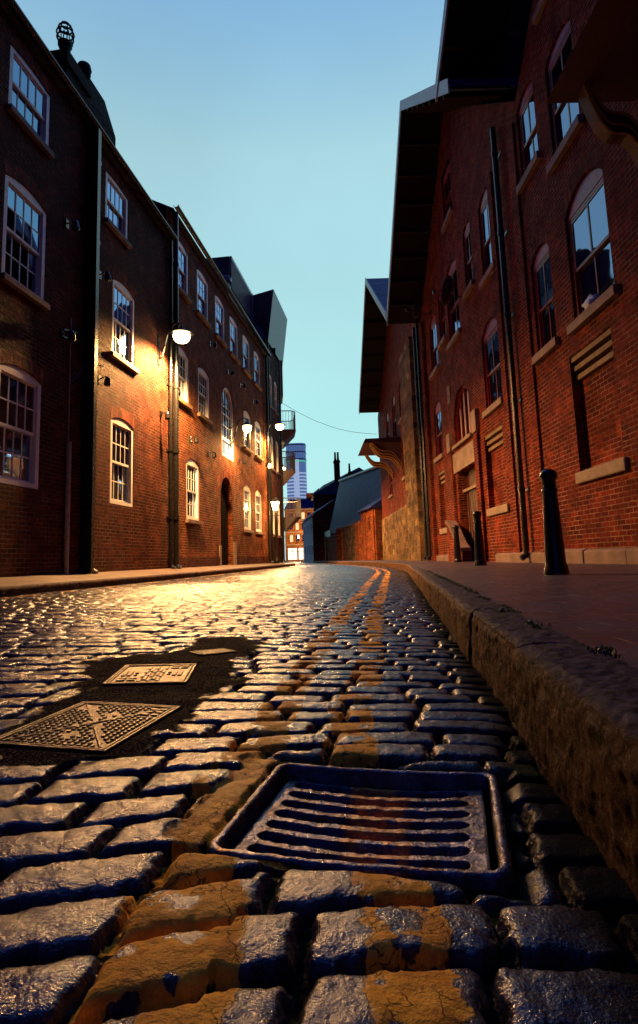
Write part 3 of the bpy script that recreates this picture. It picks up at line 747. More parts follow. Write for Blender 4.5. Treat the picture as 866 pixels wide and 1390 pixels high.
    if curtain:
        cu = MB(); nf = 14
        for k in range(nf):
            xa = x0+(x1-x0)*k/nf; xb = x0+(x1-x0)*(k+1)/nf; F.bx(cu, xa, xb, -.2-.03*(k % 2), -.23-.03*(k % 2), z0, z1)
        cu.build('curtain', M['curtain'], win)
    if sill:
        sm = MB(); F.bx(sm, a-sill_ext, b+sill_ext, sill_out, -.12, c-g-sill_h-.0, c-g*2); sm.build('sill', sill, win, bevel=.008)
    return win
def downpipe(F, x, z0, z1, parent, r=.05, o=.10, mat=None, hopper=False):
    mb = MB(); mb.tube([F.P(x, o, z0), F.P(x, o, z1)], r, 12)
    z = z0+1.2
    while z < z1-.3:
        mb.tube([F.P(x, o, z), F.P(x, o, z+.09)], r*1.25, 12); F.bx(mb, x-r*1.9, x+r*1.9, .02, .0, z+.02, z+.07); z += 1.83
    if hopper: F.bx(mb, x-.14, x+.14, .22, .02, z1, z1+.25)
    mb.tube([F.P(x, o, z0), F.P(x, o+.02, z0-.06), F.P(x, o+.12, z0-.12)], r, 10)
    return mb.build('downpipe', mat or M['black'], parent)
def gutter(F, x0, x1, z, parent, o=.16, r=.06, mat=None):
    mb = MB(); n = 8
    for i in range(n):
        t0, t1 = math.pi*i/n, math.pi*(i+1)/n
        p = lambda t, rr: (o-rr*math.cos(t), z-rr*math.sin(t))
        a, b, c_, d_ = p(t0, r), p(t1, r), p(t1, r-.008), p(t0, r-.008)
        mb.hexa([F.P(x0, a[0], a[1]), F.P(x0, b[0], b[1]), F.P(x0, c_[0], c_[1]), F.P(x0, d_[0], d_[1])], [F.P(x1, a[0], a[1]), F.P(x1, b[0], b[1]), F.P(x1, c_[0], c_[1]), F.P(x1, d_[0], d_[1])])
    return mb.build('gutter', mat or M['black'], parent)
def shell(F, mb, x0, x1, z0, z1, depth):
    D_ = -depth
    mb.q(F.P(x0, 0, z0), F.P(x0, D_, z0), F.P(x0, D_, z1), F.P(x0, 0, z1)); mb.q(F.P(x1, 0, z0), F.P(x1, D_, z0), F.P(x1, D_, z1), F.P(x1, 0, z1))
    mb.q(F.P(x0, D_, z0), F.P(x1, D_, z0), F.P(x1, D_, z1), F.P(x0, D_, z1)); mb.q(F.P(x0, 0, z1), F.P(x1, 0, z1), F.P(x1, D_, z1), F.P(x0, D_, z1))
    mb.q(F.P(x0, -.31, z0), F.P(x1, -.31, z0), F.P(x1, -.31, z1), F.P(x0, -.31, z1))   # dark inner lining
def pitched_roof(F, x0, x1, z, parent, depth, rise, over=.18, mat=None, name='roof'):
    mb = MB(); pts = [(over, z), (over, z+.06), (-depth/2, z+rise+.06), (-depth-over, z+.06), (-depth-over, z)]
    mb.hexa([F.P(x0, *p) for p in pts], [F.P(x1, *p) for p in pts])
    return mb.build(name, mat or M['slate'], parent)

# ---------------------------------------------------------------- left: tall terrace with sash windows
def left_root(name, x=-6.0): return empty(name, (x, 0, 0), R(90))
A = left_root('brick_house'); FA = Facade(A, -1)
tag(A, 'sooty brick house nearest on the left, three floors of big white sash windows', 'house')
rowsA = ((8.06, 9.26, .0), (5.1, 6.95, .12), (1.76, 3.73, .12)); HA = []
for (ya, yb) in ((8.15, 9.33), (11.87, 13.02), (4.4, 5.55), (.6, 1.75), (-3.2, -2.05)):
    for z0, z1, r in rowsA: HA.append((ya, yb, z0, z1, r) if r else (ya-.0, yb-.0, z0, z1, .05))
HA = [((h[0]-.40, h[1]-.42, *h[2:]) if (h[0] == 11.87 and h[2] > 8) else h) for h in HA]
mb = MB(); wall_front(FA, mb, -6, 15.2, 0, 9.62, HA); shell(FA, mb, -6, 15.2, 0, 9.62, 8)
mb.build('wall', M['brickLd'], A, recalc=False)
for h in HA:
    arch_ring(FA, h, A, mat=M['soldier'])
    top = h[2] > 8
    sash_window(FA, h, A, nx=4, nyu=1 if top else 2, nyl=1 if top else 2, sill=M['sillO'] if (h[0] == 11.87 and h[2] == 5.1) else (M['stoneD'] if h[2] > 2 else None), casing=.10, sill_out=.09, sill_ext=.12 if h[2] == 5.1 and h[0] == 11.87 else .04)
pitched_roof(FA, -6, 15.3, 9.62, A, 8, 2.6, over=.12)
gutter(FA, -6, 15.3, 9.72, A, o=.17, r=.07)
downpipe(FA, 10.95, .42, 9.6, A, r=.055)
bp = MB(); FA.bx(bp, 10.68, 10.80, .24, 0, .3, 9.6); bp.build('cable_duct', M['black'], A)  # duct made deeper so its shadow darkens the house wall
ch = MB(); FA.bx(ch, 11.45, 13.9, -1.0, -1.9, 10.4, 12.0); FA.bx(ch, 11.38, 12.5, -.94, -1.96, 12.0, 12.35); ch.hexa([FA.P(12.5, -1., 12.0), FA.P(13.9, -1., 12.0), FA.P(13.9, -1.9, 12.0), FA.P(12.5, -1.9, 12.0)], [FA.P(12.6, -1.1, 12.75), FA.P(13.45, -1.1, 12.75), FA.P(13.45, -1.8, 12.75), FA.P(12.6, -1.8, 12.75)])
cho = ch.build('chimney', M['sootstack'], A, bevel=.01)
for yy, hh, k in ((12.1, 1.35, 1), (13.0, .7, 0)):
    pt = MB(); pz = 12.35 if k else 12.75
    prof = [(.17, pz), (.15, pz+.1), (.13, pz+hh*.55), (.17, pz+hh*.6), (.17, pz+hh*.66)] + ([(.14, pz+hh*.68)] if k else [(.15, pz+hh*.72), (.19, pz+hh*.8), (.16, pz+hh)])
    pt.lathe([(r_, z_) for r_, z_ in prof], yy, 1.45, 16)
    if k:   # ring cage cowl
        for q in range(8):
            t_ = q*math.pi/4; pt.tube([(yy+.17*math.cos(t_), 1.45+.17*math.sin(t_), pz+hh*.66), (yy+.2*math.cos(t_), 1.45+.2*math.sin(t_), pz+hh*.85), (yy+.13*math.cos(t_), 1.45+.13*math.sin(t_), pz+hh*1.02)], .015, 5)
        for rr_, zz_ in ((.19, .76), (.2, .86), (.16, .96), (.1, 1.03)):
            pt.tube([(yy+rr_*math.cos(q*math.pi/10), 1.45+rr_*math.sin(q*math.pi/10), pz+hh*zz_) for q in range(21)], .02, 5)
    pt.build('chimney_pot', M['timber'], cho, smooth=False)
ch2 = MB(); FA.bx(ch2, 12.2, 14.1, -1.9, -2.6, 10.2, 11.9); ch2.build('chimney', M['brickLd'], A)
pb = MB(); FA.bx(pb, 14.95, 15.2, .02, -.5, 9.7, 10.55); pb.build('parapet', M['brickLd'], A)

# ---------------------------------------------------------------- left: long warehouse
B = left_root('brick_warehouse', -6.0); FB = Facade(B, -1)
tag(B, 'long orange-lit brick warehouse on the left with black arched doorway and tall arched window', 'warehouse')
colsB = (15.62, 17.62, 19.6, 21.5, 23.5, 25.5); wB = 1.18
HB = [(y_, y_+wB, 8.55, 10.12, .12) for y_ in colsB]
HB += [(y_, y_+wB, 5.15, 6.78, .14) for y_ in (15.62, 17.66, 23.45, 25.45)]
HB += [(y_, y_+wB, 1.71, 3.58, .16) for y_ in (16.55, 23.25, 25.28)]
big = (20.25, 21.85, 4.25, 6.95, .8); HB.append(big)
dr = (20.0, 21.55, .30, 3.5, .775); HB.append(dr)
mb = MB(); wall_front(FB, mb, 15.2, 28.2, 0, 10.55, HB); shell(FB, mb, 15.2, 28.2, 0, 10.55, 9)
mb.build('wall', M['brickL'], B, recalc=False)
for h in HB:
    arch_ring(FB, h, B)
    if h is big or h is dr: continue
    sash_window(FB, h, B, nx=4 if h[2] < 8 else 3, nyu=2, nyl=2, sill=M['sillO'] if h[2] > 5 else M['stoneD'], casing=.11, sill_out=.10)
# tall arched window with blue panel below
bw = MB(); a, b, c, d = big[:4]; cx_ = (a+b)/2
FB.bx(bw, a+.003, a+.10, -.02, -.16, c, d-.8); FB.bx(bw, b-.10, b-.003, -.02, -.16, c, d-.8); FB.bx(bw, a+.1, b-.1, -.02, -.16, c+.003, c+.1); FB.bx(bw, a+.1, b-.1, -.02, -.16, 4.86, 4.98)
ro, ri = .795, .70
for k in range(16):
    t0, t1 = math.pi*k/16, math.pi*(k+1)/16; zc = d-.8
    pp = [(cx_-ro*math.cos(t0), zc+ro*math.sin(t0)), (cx_-ro*math.cos(t1), zc+ro*math.sin(t1)), (cx_-ri*math.cos(t1), zc+ri*math.sin(t1)), (cx_-ri*math.cos(t0), zc+ri*math.sin(t0))]
    bw.hexa([FB.P(x_, -.02, z_) for x_, z_ in pp], [FB.P(x_, -.16, z_) for x_, z_ in pp])
wb = bw.build('window', M['white'], B)
gz = MB()
for k in range(1, 4):
    x_ = a+.1+(b-a-.2)*k/4; zt = zc+math.sqrt(max(0, ri**2-(x_-cx_)**2)); FB.bx(gz, x_-.018, x_+.018, -.07, -.11, 4.98, zt)
for z_ in (5.45, 5.9, 6.2): FB.bx(gz, a+.1, b-.1, -.075, -.105, z_-.02, z_+.02)
for t_ in (45, 90, 135):
    gz.tube([FB.P(cx_-.28*math.cos(R(t_)), -.09, zc+.28*math.sin(R(t_))), FB.P(cx_-.7*math.cos(R(t_)), -.09, zc+.7*math.sin(R(t_)))], .018, 4)
gz.build('glazing_bars', M['white'], wb)
gz = MB(); gz.hexa([FB.P(x_, -.10, z_) for x_, z_ in [(a+.09, 4.9), (b-.09, 4.9)]+[(cx_+ri*math.cos(math.pi*k/12), zc+ri*math.sin(math.pi*k/12)) for k in range(13)]],
                   [FB.P(x_, -.102, z_) for x_, z_ in [(a+.09, 4.9), (b-.09, 4.9)]+[(cx_+ri*math.cos(math.pi*k/12), zc+ri*math.sin(math.pi*k/12)) for k in range(13)]]); gz.build('glass', M['glass'], wb)
gz = MB(); FB.bx(gz, a+.1, b-.1, -.08, -.1, c+.1, 4.86); gz.build('lower_panel', M['panelblue'], wb)
# arched doorway: dark timber doors set back, stone quoin at the foot
dd = MB(); FB.bx(dd, dr[0]+.01, dr[1]-.01, -.22, -.28, .30, 3.5)
for k in range(1, 8): x_ = dr[0]+(dr[1]-dr[0])*k/8; FB.bx(dd, x_-.012, x_+.012, -.205, -.22, .32, 3.45)
dob = dd.build('door', M['timber'], B)
hd = MB(); FB.bx(hd, 20.70, 20.74, -.19, -.22, 1.2, 1.5); hd.build('handle', M['black'], dob)
each(FB, [(21.57, 21.95, .03, 0, .3, 1.15), (19.75, 19.98, .03, 0, .3, 1.0)], 'door_quoin', M['stone'], B, .01)
each(FB, [(15.25, 19.72, .035, 0, .2, .62), (21.97, 28.2, .035, 0, .2, .62)], 'plinth', M['brickLd'], B, .006)
pitched_roof(FB, 15.2, 28.2, 10.56, B, 9, 2.4, over=.14)
gutter(FB, 15.2, 28.2, 10.72, B, o=.2, r=.08)
downpipe(FB, 15.40, .42, 10.6, B, r=.075, o=.13); downpipe(FB, 15.12, .42, 9.7, B, r=.05, o=.09); downpipe(FB, 27.7, .45, 10.6, B, r=.06)
lv = MB()
lv.lathe([(.20, 10.9), (.2, 13.45), (.26, 13.5), (.26, 13.6), (.2, 13.65), (.2, 13.75), (.31, 13.8), (.31, 14.02), (.24, 14.08)], 26.2, 1.5, 18); lv.build('roof_vent', M['greym'], B)

# ---------------------------------------------------------------- beyond: block with rooftop plant, bending street
Cc = left_root('corner_block', -6.05); FC = Facade(Cc, -1)
tag(Cc, 'narrow dark brick block past the warehouse, louvred plant room on its roof', 'building')
HC = [(29.0, 29.7, z_, z_+1.7, .1) for z_ in (1.7, 5.1, 8.4)]+[(30.4, 31.1, z_, z_+1.7, .1) for z_ in (1.7, 5.1, 8.4)]
mb = MB(); wall_front(FC, mb, 28.2, 31.7, 0, 11.6, HC); shell(FC, mb, 28.2, 31.7, 0, 11.6, 9); mb.build('wall', M['brickLd'], Cc, recalc=False)
for h in HC: sash_window(FC, h, Cc, nx=2, sill=M['stoneD'])
pl = MB(); FC.bx(pl, 26.9, 31.5, -1.45, -4.2, 12.6, 15.55); po = pl.build('plant_room', M['clad'], Cc)
pl = MB()
for k in range(11): z_ = 14.0+k*.135; pl.hexa([FC.P(27, -1.44, z_), FC.P(31.3, -1.44, z_), FC.P(31.3, -1.36, z_-.05), FC.P(27, -1.36, z_-.05)], [FC.P(27, -1.44, z_+.03), FC.P(31.3, -1.44, z_+.03), FC.P(31.3, -1.36, z_-.02), FC.P(27, -1.36, z_-.02)])
FC.bx(pl, 31.3, 31.5, -1.32, -1.45, 13.6, 15.6); FC.bx(pl, 27, 31.3, -1.34, -1.45, 15.42, 15.6)
pl.build('louvre', M['barge'], po)
pl = MB()
b_ = [FC.P(31.6, -.62, 12.2), FC.P(36, -.62, 12.2), FC.P(36, -3, 12.2), FC.P(31.6, -1.9, 12.2)]; t_ = [FC.P(31.6, -.15, 15.9), FC.P(36, -.15, 15.9), FC.P(36, -3, 15.6), FC.P(31.6, -1.6, 15.6)]
pl.hexa(b_, t_); pl.build('roof_tower', M['clad'], Cc)
pl = MB(); pl.hexa([FC.P(28.2, .1, 11.6), FC.P(31.7, .1, 11.6), FC.P(31.7, -9, 11.6), FC.P(28.2, -9, 11.6)], [FC.P(29, -.5, 12.7), FC.P(31.7, -.5, 12.7), FC.P(31.7, -8, 12.7), FC.P(29, -8, 12.7)]); pl.build('roof', M['slate'], Cc)
downpipe(FC, 28.45, .45, 11.5, Cc); downpipe(FC, 31.4, .45, 11.5, Cc)

# flats whose balconies stick out over the bend
D2 = empty('apartment_block', (-6.35, 31.9, 0), R(90)+math.atan(.22)); FD = Facade(D2, -1)
tag(D2, 'dark flats at the bend on the left with stacked curved balconies', 'flats')
HD = [(k*3.4+1.2, k*3.4+2.6, z_, z_+1.9) for k in range(10) for z_ in (1.2, 4., 6.8, 9.6)]
mb = MB(); wall_front(FD, mb, 0, 40, 0, 12.2, HD); shell(FD, mb, 0, 40, 0, 12.2, 9); mb.build('wall', M['brickLd'], D2, recalc=False)
for h in HD[:12]: sash_window(FD, h, D2, nx=2, nyu=1, nyl=1, fm=M['greym'])
gz = MB()
for h in HD[12:]: FD.bx(gz, h[0], h[1], -.1, -.12, h[2], h[3])
gz.build('glass', M['glass'], D2)
def balcony(x, z, w=2.6, dep=1.25, curved=False):
    sb = MB(); n = 10
    pts = [(x+w*.5-w*.5*math.cos(math.pi*k/n), dep*math.sin(math.pi*k/n)**.6 if 0 < k < n else 0) for k in range(n+1)] if curved else [(x, 0), (x, dep*.8), (x+.3, dep), (x+w-.3, dep), (x+w, dep*.8), (x+w, 0)]
    sb.hexa([FD.P(p[0], p[1]*.45, z-.7) for p in pts], [FD.P(p[0], p[1], z) for p in pts]); so_ = sb.build('balcony', M['render'] if curved else M['clad'], D2)
    rb = MB()
    for p, q_ in zip(pts, pts[1:]):
        for k in range(6):
            u = k/6; rb.tube([FD.P(p[0]+(q_[0]-p[0])*u, (p[1]+(q_[1]-p[1])*u)*.97, z), FD.P(p[0]+(q_[0]-p[0])*u, (p[1]+(q_[1]-p[1])*u)*.97, z+1.1)], .014, 4)
        rb.tube([FD.P(p[0], p[1]*.97, z+1.1), FD.P(q_[0], q_[1]*.97, z+1.1)], .028, 6)
    rb.build('railing', M['greym'], so_)
balcony(1.2, 8.0); balcony(1.2, 5.6, 2.2, 1.2, True); balcony(1.6, 2.9, 2.6, 1.45)
rb = MB(); FD.bx(rb, 0, 40, .12, -9, 12.2, 12.5); rb.build('roof', M['clad'], D2)
bb = MB(); FD.bx(bb, .4, 2.2, .5, 0, 9.8, 11.9); bb.build('bay', M['clad'], D2)

# ---------------------------------------------------------------- right: gabled red-brick warehouses
WA = math.atan(-.135)   # local x runs along the wall, away from camera
KS = math.sqrt(1+.135**2)
def Yl(y): return y*KS
def right_root(name): return empty(name, (4.3, 0, 0), math.atan2(1, -.135))
Rw = right_root('gabled_warehouse'); FR = Facade(Rw, 1)
tag(Rw, 'huge red brick warehouse on the right, red-framed windows under deep black gable eaves', 'warehouse')
def hw(y0, y1, z0, z1, r=0, dp=.3): return (Yl(y0), Yl(y1), z0, z1, r, dp)
win_R = [
    (hw(8.23, 9.50, 4.02, 6.10, .30), 2, 1.), (hw(10.2, 11.05, 4.05, 5.98, .22), 2, 1.),
    (hw(13.2, 14.45, 3.85, 5.92, .28), 2, 1.), (hw(19.4, 20.5, 3.72, 5.6, .25), 2, 1.),
    (hw(13.0, 13.95, 6.95, 9.0, .22), 2, 1.), (hw(14.75, 15.45, 7.38, 9.15, .15), 2, 1.), (hw(16.3, 17.6, 6.72, 9.0, .2), 2, 1.),
    (hw(18.0, 18.8, 7.2, 8.9, .15), 2, 1.), (hw(19.3, 20.4, 6.68, 8.6, .2), 2, 1.),
    (hw(8.7, 9.7, 6.98, 8.9, .15), 2, 1.), (hw(10.25, 11.1, 7.55, 9.2, .15), 2, 1.),
    (hw(16.3, 17.3, 10.4, 12.0, .15), 2, 1.), (hw(4.2, 5.5, 4.02, 6.0, .3), 2, 1.), (hw(.5, 1.8, 4.02, 6.0, .3), 2, 1.),
    (hw(8.6, 9.7, 9.9, 11.3, .15), 2, 1.)]
archh = hw(15.75, 17.75, 3.62, 5.18, .99)   # big semicircular window over the loading door
doorh = hw(15.55, 17.75, .2, 2.80, 0, .3)
blind = [hw(8.45, 9.80, 1.66, 3.55, 0, .14), hw(13.40, 14.8, 1.50, 3.3, 0, .14), hw(19.4, 20.4, 1.3, 3.2, 0, .14), hw(4.4, 5.7, 1.66, 3.6, 0, .14)]
HR = [w_[0] for w_ in win_R]+[archh, doorh]+blind
mb = MB(); X0, X1 = Yl(-6), Yl(21.9)
wall_front(FR, mb, X0, X1, 0, 9.35, [h for h in HR if h[3] <= 9.35 and h[2] < 9.35])
up_h = [h for h in HR if h[2] > 9.35]
# upper storey under the gables: polygonal gable walls
apx = (Yl(16.5), 13.75); f1, f2, f0 = Yl(21.9), Yl(11.1), Yl(-.4); apx2 = (Yl(5.4), 14.2)
gw = MB()
def gable_cols(x0, x1, xa, za, holes):
    xs = sorted({x0, x1, xa, *[h[0] for h in holes], *[h[1] for h in holes]})
    zt = lambda x: 9.35+(za-9.35)*((x-x0)/(xa-x0) if x <= xa else (x1-x)/(x1-xa))
    for p, q_ in zip(xs, xs[1:]):
        h = next((h for h in holes if h[0] <= (p+q_)/2 <= h[1]), None)
        if h:
            mb.q(FR.P(p, 0, 9.35), FR.P(q_, 0, 9.35), FR.P(q_, 0, h[2]), FR.P(p, 0, h[2])); mb.q(FR.P(p, 0, h[3]), FR.P(q_, 0, h[3]), FR.P(q_, 0, zt(q_)), FR.P(p, 0, zt(p)))
        else: mb.q(FR.P(p, 0, 9.35), FR.P(q_, 0, 9.35), FR.P(q_, 0, zt(q_)), FR.P(p, 0, zt(p)))
gable_cols(f2, f1, apx[0], apx[1], [h for h in up_h if h[0] > f2]); gable_cols(f0, f2, apx2[0], apx2[1], [h for h in up_h if h[0] < f2])
for h in blind: mb.q(FR.P(h[0], -.14, h[2]), FR.P(h[1], -.14, h[2]), FR.P(h[1], -.14, h[3]), FR.P(h[0], -.14, h[3]))
shell(FR, mb, X0, X1, 0, 9.35, 14)
mb.build('wall', M['brickR'], Rw, recalc=False)
for h, nx_, _ in win_R:
    if h[2] < 9.3: arch_ring(FR, h, Rw, t=.26)
    low = h[2] < 6.5
    sash_window(FR, h, Rw, nx=nx_, nyu=1, nyl=1, fm=M['red'], gm=M['glassR'], casing=.07, tymp=.05, front=-.045, depth=.10, so=(.012, .044), sill=M['stone'], sill_out=.09, sill_ext=.12, sill_h=.15, bar=.018, split=.48)
# corbelled brick under the big sills, stone ledge at the foot of each blind panel
for h in blind:
    each(FR, [(h[0]+.005, h[1]-.005, -.02-k*.03, -.139, h[3]-.09-k*.15, h[3]-.005-k*.15) for k in range(3)], 'corbel_course', M['sillO'], Rw, .004)
each(FR, [(h[0]-.10, h[1]+.08, .06, -.13, h[2]-.19, h[2]-.003) for h in blind], 'ledge', M['stone'], Rw, .02)
# pilasters and set-backs
for y0_, y1_, o_ in ((11.25, 11.62, .05), (12.75, 13.05, .05), (15.15, 15.5, .09), (18.0, 18.35, .09), (21.2, 21.88, .12)):
    each(FR, [(Yl(y0_), Yl(y1_), o_, 0, .22, 9.0 if y0_ not in (15.15, 18.0) else 3.5)], 'pilaster', M['brickR'], Rw, .01)
for y0_, y1_, z0_, z1_, o_ in ((15.50, 18.0, 2.82, 3.40, .05), (15.08, 15.5, 3.52, 4.1, .12), (18.0, 18.4, 3.52, 4.1, .12), (17.95, 18.3, 5.05, 5.6, .02)):
    each(FR, [(Yl(y0_)+.004, Yl(y1_)-.004, o_, 0.0, z0_, z1_)], 'stone_block', M['stone'], Rw, .012)
# big arched window
aw = MB(); a, b, c, d = archh[:4]; cx_ = (a+b)/2; ro = (b-a)/2-.004; ri = ro-.09; zc = d-(b-a)/2
FR.bx(aw, a+.004, a+.09, -.08, -.2, c+.004, zc+.01); FR.bx(aw, b-.09, b-.004, -.08, -.2, c+.004, zc+.01); FR.bx(aw, a+.09, b-.09, -.08, -.2, c+.004, c+.09)
for k in range(16):
    t0, t1 = math.pi*k/16, math.pi*(k+1)/16
    q4 = [(cx_-ro*math.cos(t0), zc+ro*math.sin(t0)), (cx_-ro*math.cos(t1), zc+ro*math.sin(t1)), (cx_-ri*math.cos(t1), zc+ri*math.sin(t1)), (cx_-ri*math.cos(t0), zc+ri*math.sin(t0))]
    aw.hexa([FR.P(x_, -.08, z_) for x_, z_ in q4], [FR.P(x_, -.2, z_) for x_, z_ in q4])
for f_ in (.25, .5, .75):
    x_ = a+.09+(b-a-.18)*f_; FR.bx(aw, x_-.035, x_+.035, -.09, -.19, c+.09, zc+math.sqrt(max(0, ri*ri-(x_-cx_)**2)))
awo = aw.build('window', M['red'], Rw)
hp = [(a+.08, c+.08), (b-.08, c+.08)]+[(cx_+ri*math.cos(math.pi*k/12), zc+ri*math.sin(math.pi*k/12)) for k in range(13)]
gz = MB(); gz.hexa([FR.P(x_, -.14, z_) for x_, z_ in hp], [FR.P(x_, -.143, z_) for x_, z_ in hp]); gz.build('glass', M['glassR'], awo)
cu = MB()
for f_ in (.08, .33, .58, .83): x_ = a+.09+(b-a-.18)*f_; FR.bx(cu, x_, x_+.13, -.128, -.137, c+.1, zc+math.sqrt(max(0.01, ri*ri-(abs(x_-cx_)+.14)**2)))
cu.build('curtain', M['curtain'], awo)
sl = MB(); FR.bx(sl, a-.05, b+.05, .10, -.12, c-.10, c-.002); sl.build('sill', M['stone'], awo, bevel=.01)
arch_ring(FR, archh, Rw, t=.26)
# loading door
ld = MB(); FR.bx(ld, doorh[0]+.01, doorh[1]-.01, -.24, -.29, .2, 2.79); ldo = ld.build('door', M['door'], Rw)
lb = MB(); FR.bx(lb, doorh[0]+.01, doorh[1]-.01, -.12, -.24, 2.22, 2.3); 
for k in range(9): x_ = doorh[0]+.1+k*.25; FR.bx(lb, x_, x_+.02, -.225, -.24, .22, 2.2)
lb.build('transom', M['stone'], ldo)
# plinth
pl = MB()
x_ = X0
while x_ < X1:
    L2 = random.uniform(.8, 1.6); e_ = min(x_+L2, X1)
    if not (e_ > doorh[0] and x_ < doorh[1]): 
        t1, t2 = .07+random.uniform(0, .02), .40+random.uniform(-.02, .02); pl.hexa([FR.P(x_+.004, 0, .15), FR.P(e_-.004, 0, .15), FR.P(e_-.004, t1, .15), FR.P(x_+.004, t1, .15)], [FR.P(x_+.004, 0, t2+.04), FR.P(e_-.004, 0, t2+.04), FR.P(e_-.004, t1, t2), FR.P(x_+.004, t1, t2)])
    x_ = e_
pl.build('plinth', M['stoneD'], Rw, bevel=.012)
downpipe(FR, Yl(12.15), .42, 9.6, Rw, r=.058, o=.12); downpipe(FR, Yl(21.6), .42, 9.3, Rw, r=.055, o=.2)
# curved brick wing wall beside the loading door
wg = empty('brick_wing_wall', (4.3, 0, 0), math.atan2(1, -.135)); FW = Facade(wg, 1)
tag(wg, 'curved swept brick wing wall with stone coping, beside the loading door', 'wall')
def wing(o0, o1, zlo):
    P_ = []
    for k in range(13): t = k/12; P_.append((Yl(18.1)-t*Yl(1.75), zlo+.30+.85*(1-t*t*(3-2*t))))
    return P_
prof = wing(0, 0, .2)
mb = MB()
for p, q_ in zip(prof, prof[1:]):
    mb.hexa([FW.P(p[0], .10, .15), FW.P(q_[0], .10, .15), FW.P(q_[0], .10, q_[1]), FW.P(p[0], .10, p[1])], [FW.P(p[0], .34, .15), FW.P(q_[0], .34, .15), FW.P(q_[0], .34, q_[1]), FW.P(p[0], .34, p[1])])
mb.build('wall', M['brickR'], wg)
mb = MB()
for p, q_ in zip(prof, prof[1:]):
    mb.hexa([FW.P(p[0], .09, p[1]+.002), FW.P(q_[0], .09, q_[1]+.002), FW.P(q_[0], .09, q_[1]+.09), FW.P(p[0], .09, p[1]+.09)], [FW.P(p[0], .38, p[1]+.002), FW.P(q_[0], .38, q_[1]+.002), FW.P(q_[0], .38, q_[1]+.09), FW.P(p[0], .38, p[1]+.09)])
mb.build('coping', M['stoneD'], wg)

# gable roofs with wide overhang
def gable_roof(F, root, x0, xa, x1, zf, za, over, back=-14., th=.16, zf0=None):
    zf0 = zf if zf0 is None else zf0
    mb = MB()
    for (p, zp, q_, zq) in ((x0, zf0, xa, za), (xa, za, x1, zf)):
        mb.hexa([F.P(p, over, zp), F.P(q_, over, zq), F.P(q_, back, zq), F.P(p, back, zp)], [F.P(p, over, zp+th), F.P(q_, over, zq+th), F.P(q_, back, zq+th), F.P(p, back, zp+th)])
    ro_ = mb.build('roof', M['slateB'], root, recalc=True)
    bm_ = MB()
    for (p, zp, q_, zq) in ((x0, zf0, xa, za), (xa, za, x1, zf)):
        bm_.hexa([F.P(p, over+.002, zp-.14), F.P(q_, over+.002, zq-.14), F.P(q_, over+.002, zq+th+.03), F.P(p, over+.002, zp+th+.03)], [F.P(p, over+.045, zp-.14), F.P(q_, over+.045, zq-.14), F.P(q_, over+.045, zq+th+.03), F.P(p, over+.045, zp+th+.03)])
    bm_.build('bargeboard', M['barge'], ro_)
    sf = MB(); sf.hexa([F.P(x0, over-.02, zf0-.06), F.P(xa, over-.02, za-.06), F.P(xa, 0.01, za-.06), F.P(x0, 0.01, zf0-.06)], [F.P(x0, over-.02, zf0-.005), F.P(xa, over-.02, za-.005), F.P(xa, .01, za-.005), F.P(x0, .01, zf0-.005)])
    sf.hexa([F.P(xa, over-.02, za-.06), F.P(x1, over-.02, zf-.06), F.P(x1, 0.01, zf-.06), F.P(xa, 0.01, za-.06)], [F.P(xa, over-.02, za-.005), F.P(x1, over-.02, zf-.005), F.P(x1, .01, zf-.005), F.P(xa, .01, za-.005)])
    sf.build('soffit', M['timber'], ro_)
    for k in range(1, 8):
        for (p, zp, q_, zq) in ((x0, zf0, xa, za), (xa, za, x1, zf)):
            u = k/8; x_ = p+(q_-p)*u; z_ = zp+(zq-zp)*u; each(F, [(x_-.05, x_+.05, over-.03, 0, z_-.22, z_-.06)], 'purlin', M['timber'], ro_)
    return ro_
gable_roof(FR, Rw, Yl(11.2), Yl(16.5), Yl(21.9), 9.3, 13.85, 1.25, zf0=9.8)
gable_roof(FR, Rw, Yl(-.2), Yl(5.4), Yl(12.2), 10.45, 15.0, 1.27, zf0=10.2)
gable_roof(FR, Rw, Yl(-11), Yl(-5.6), Yl(-.3), 10.2, 15.0, 1.1)

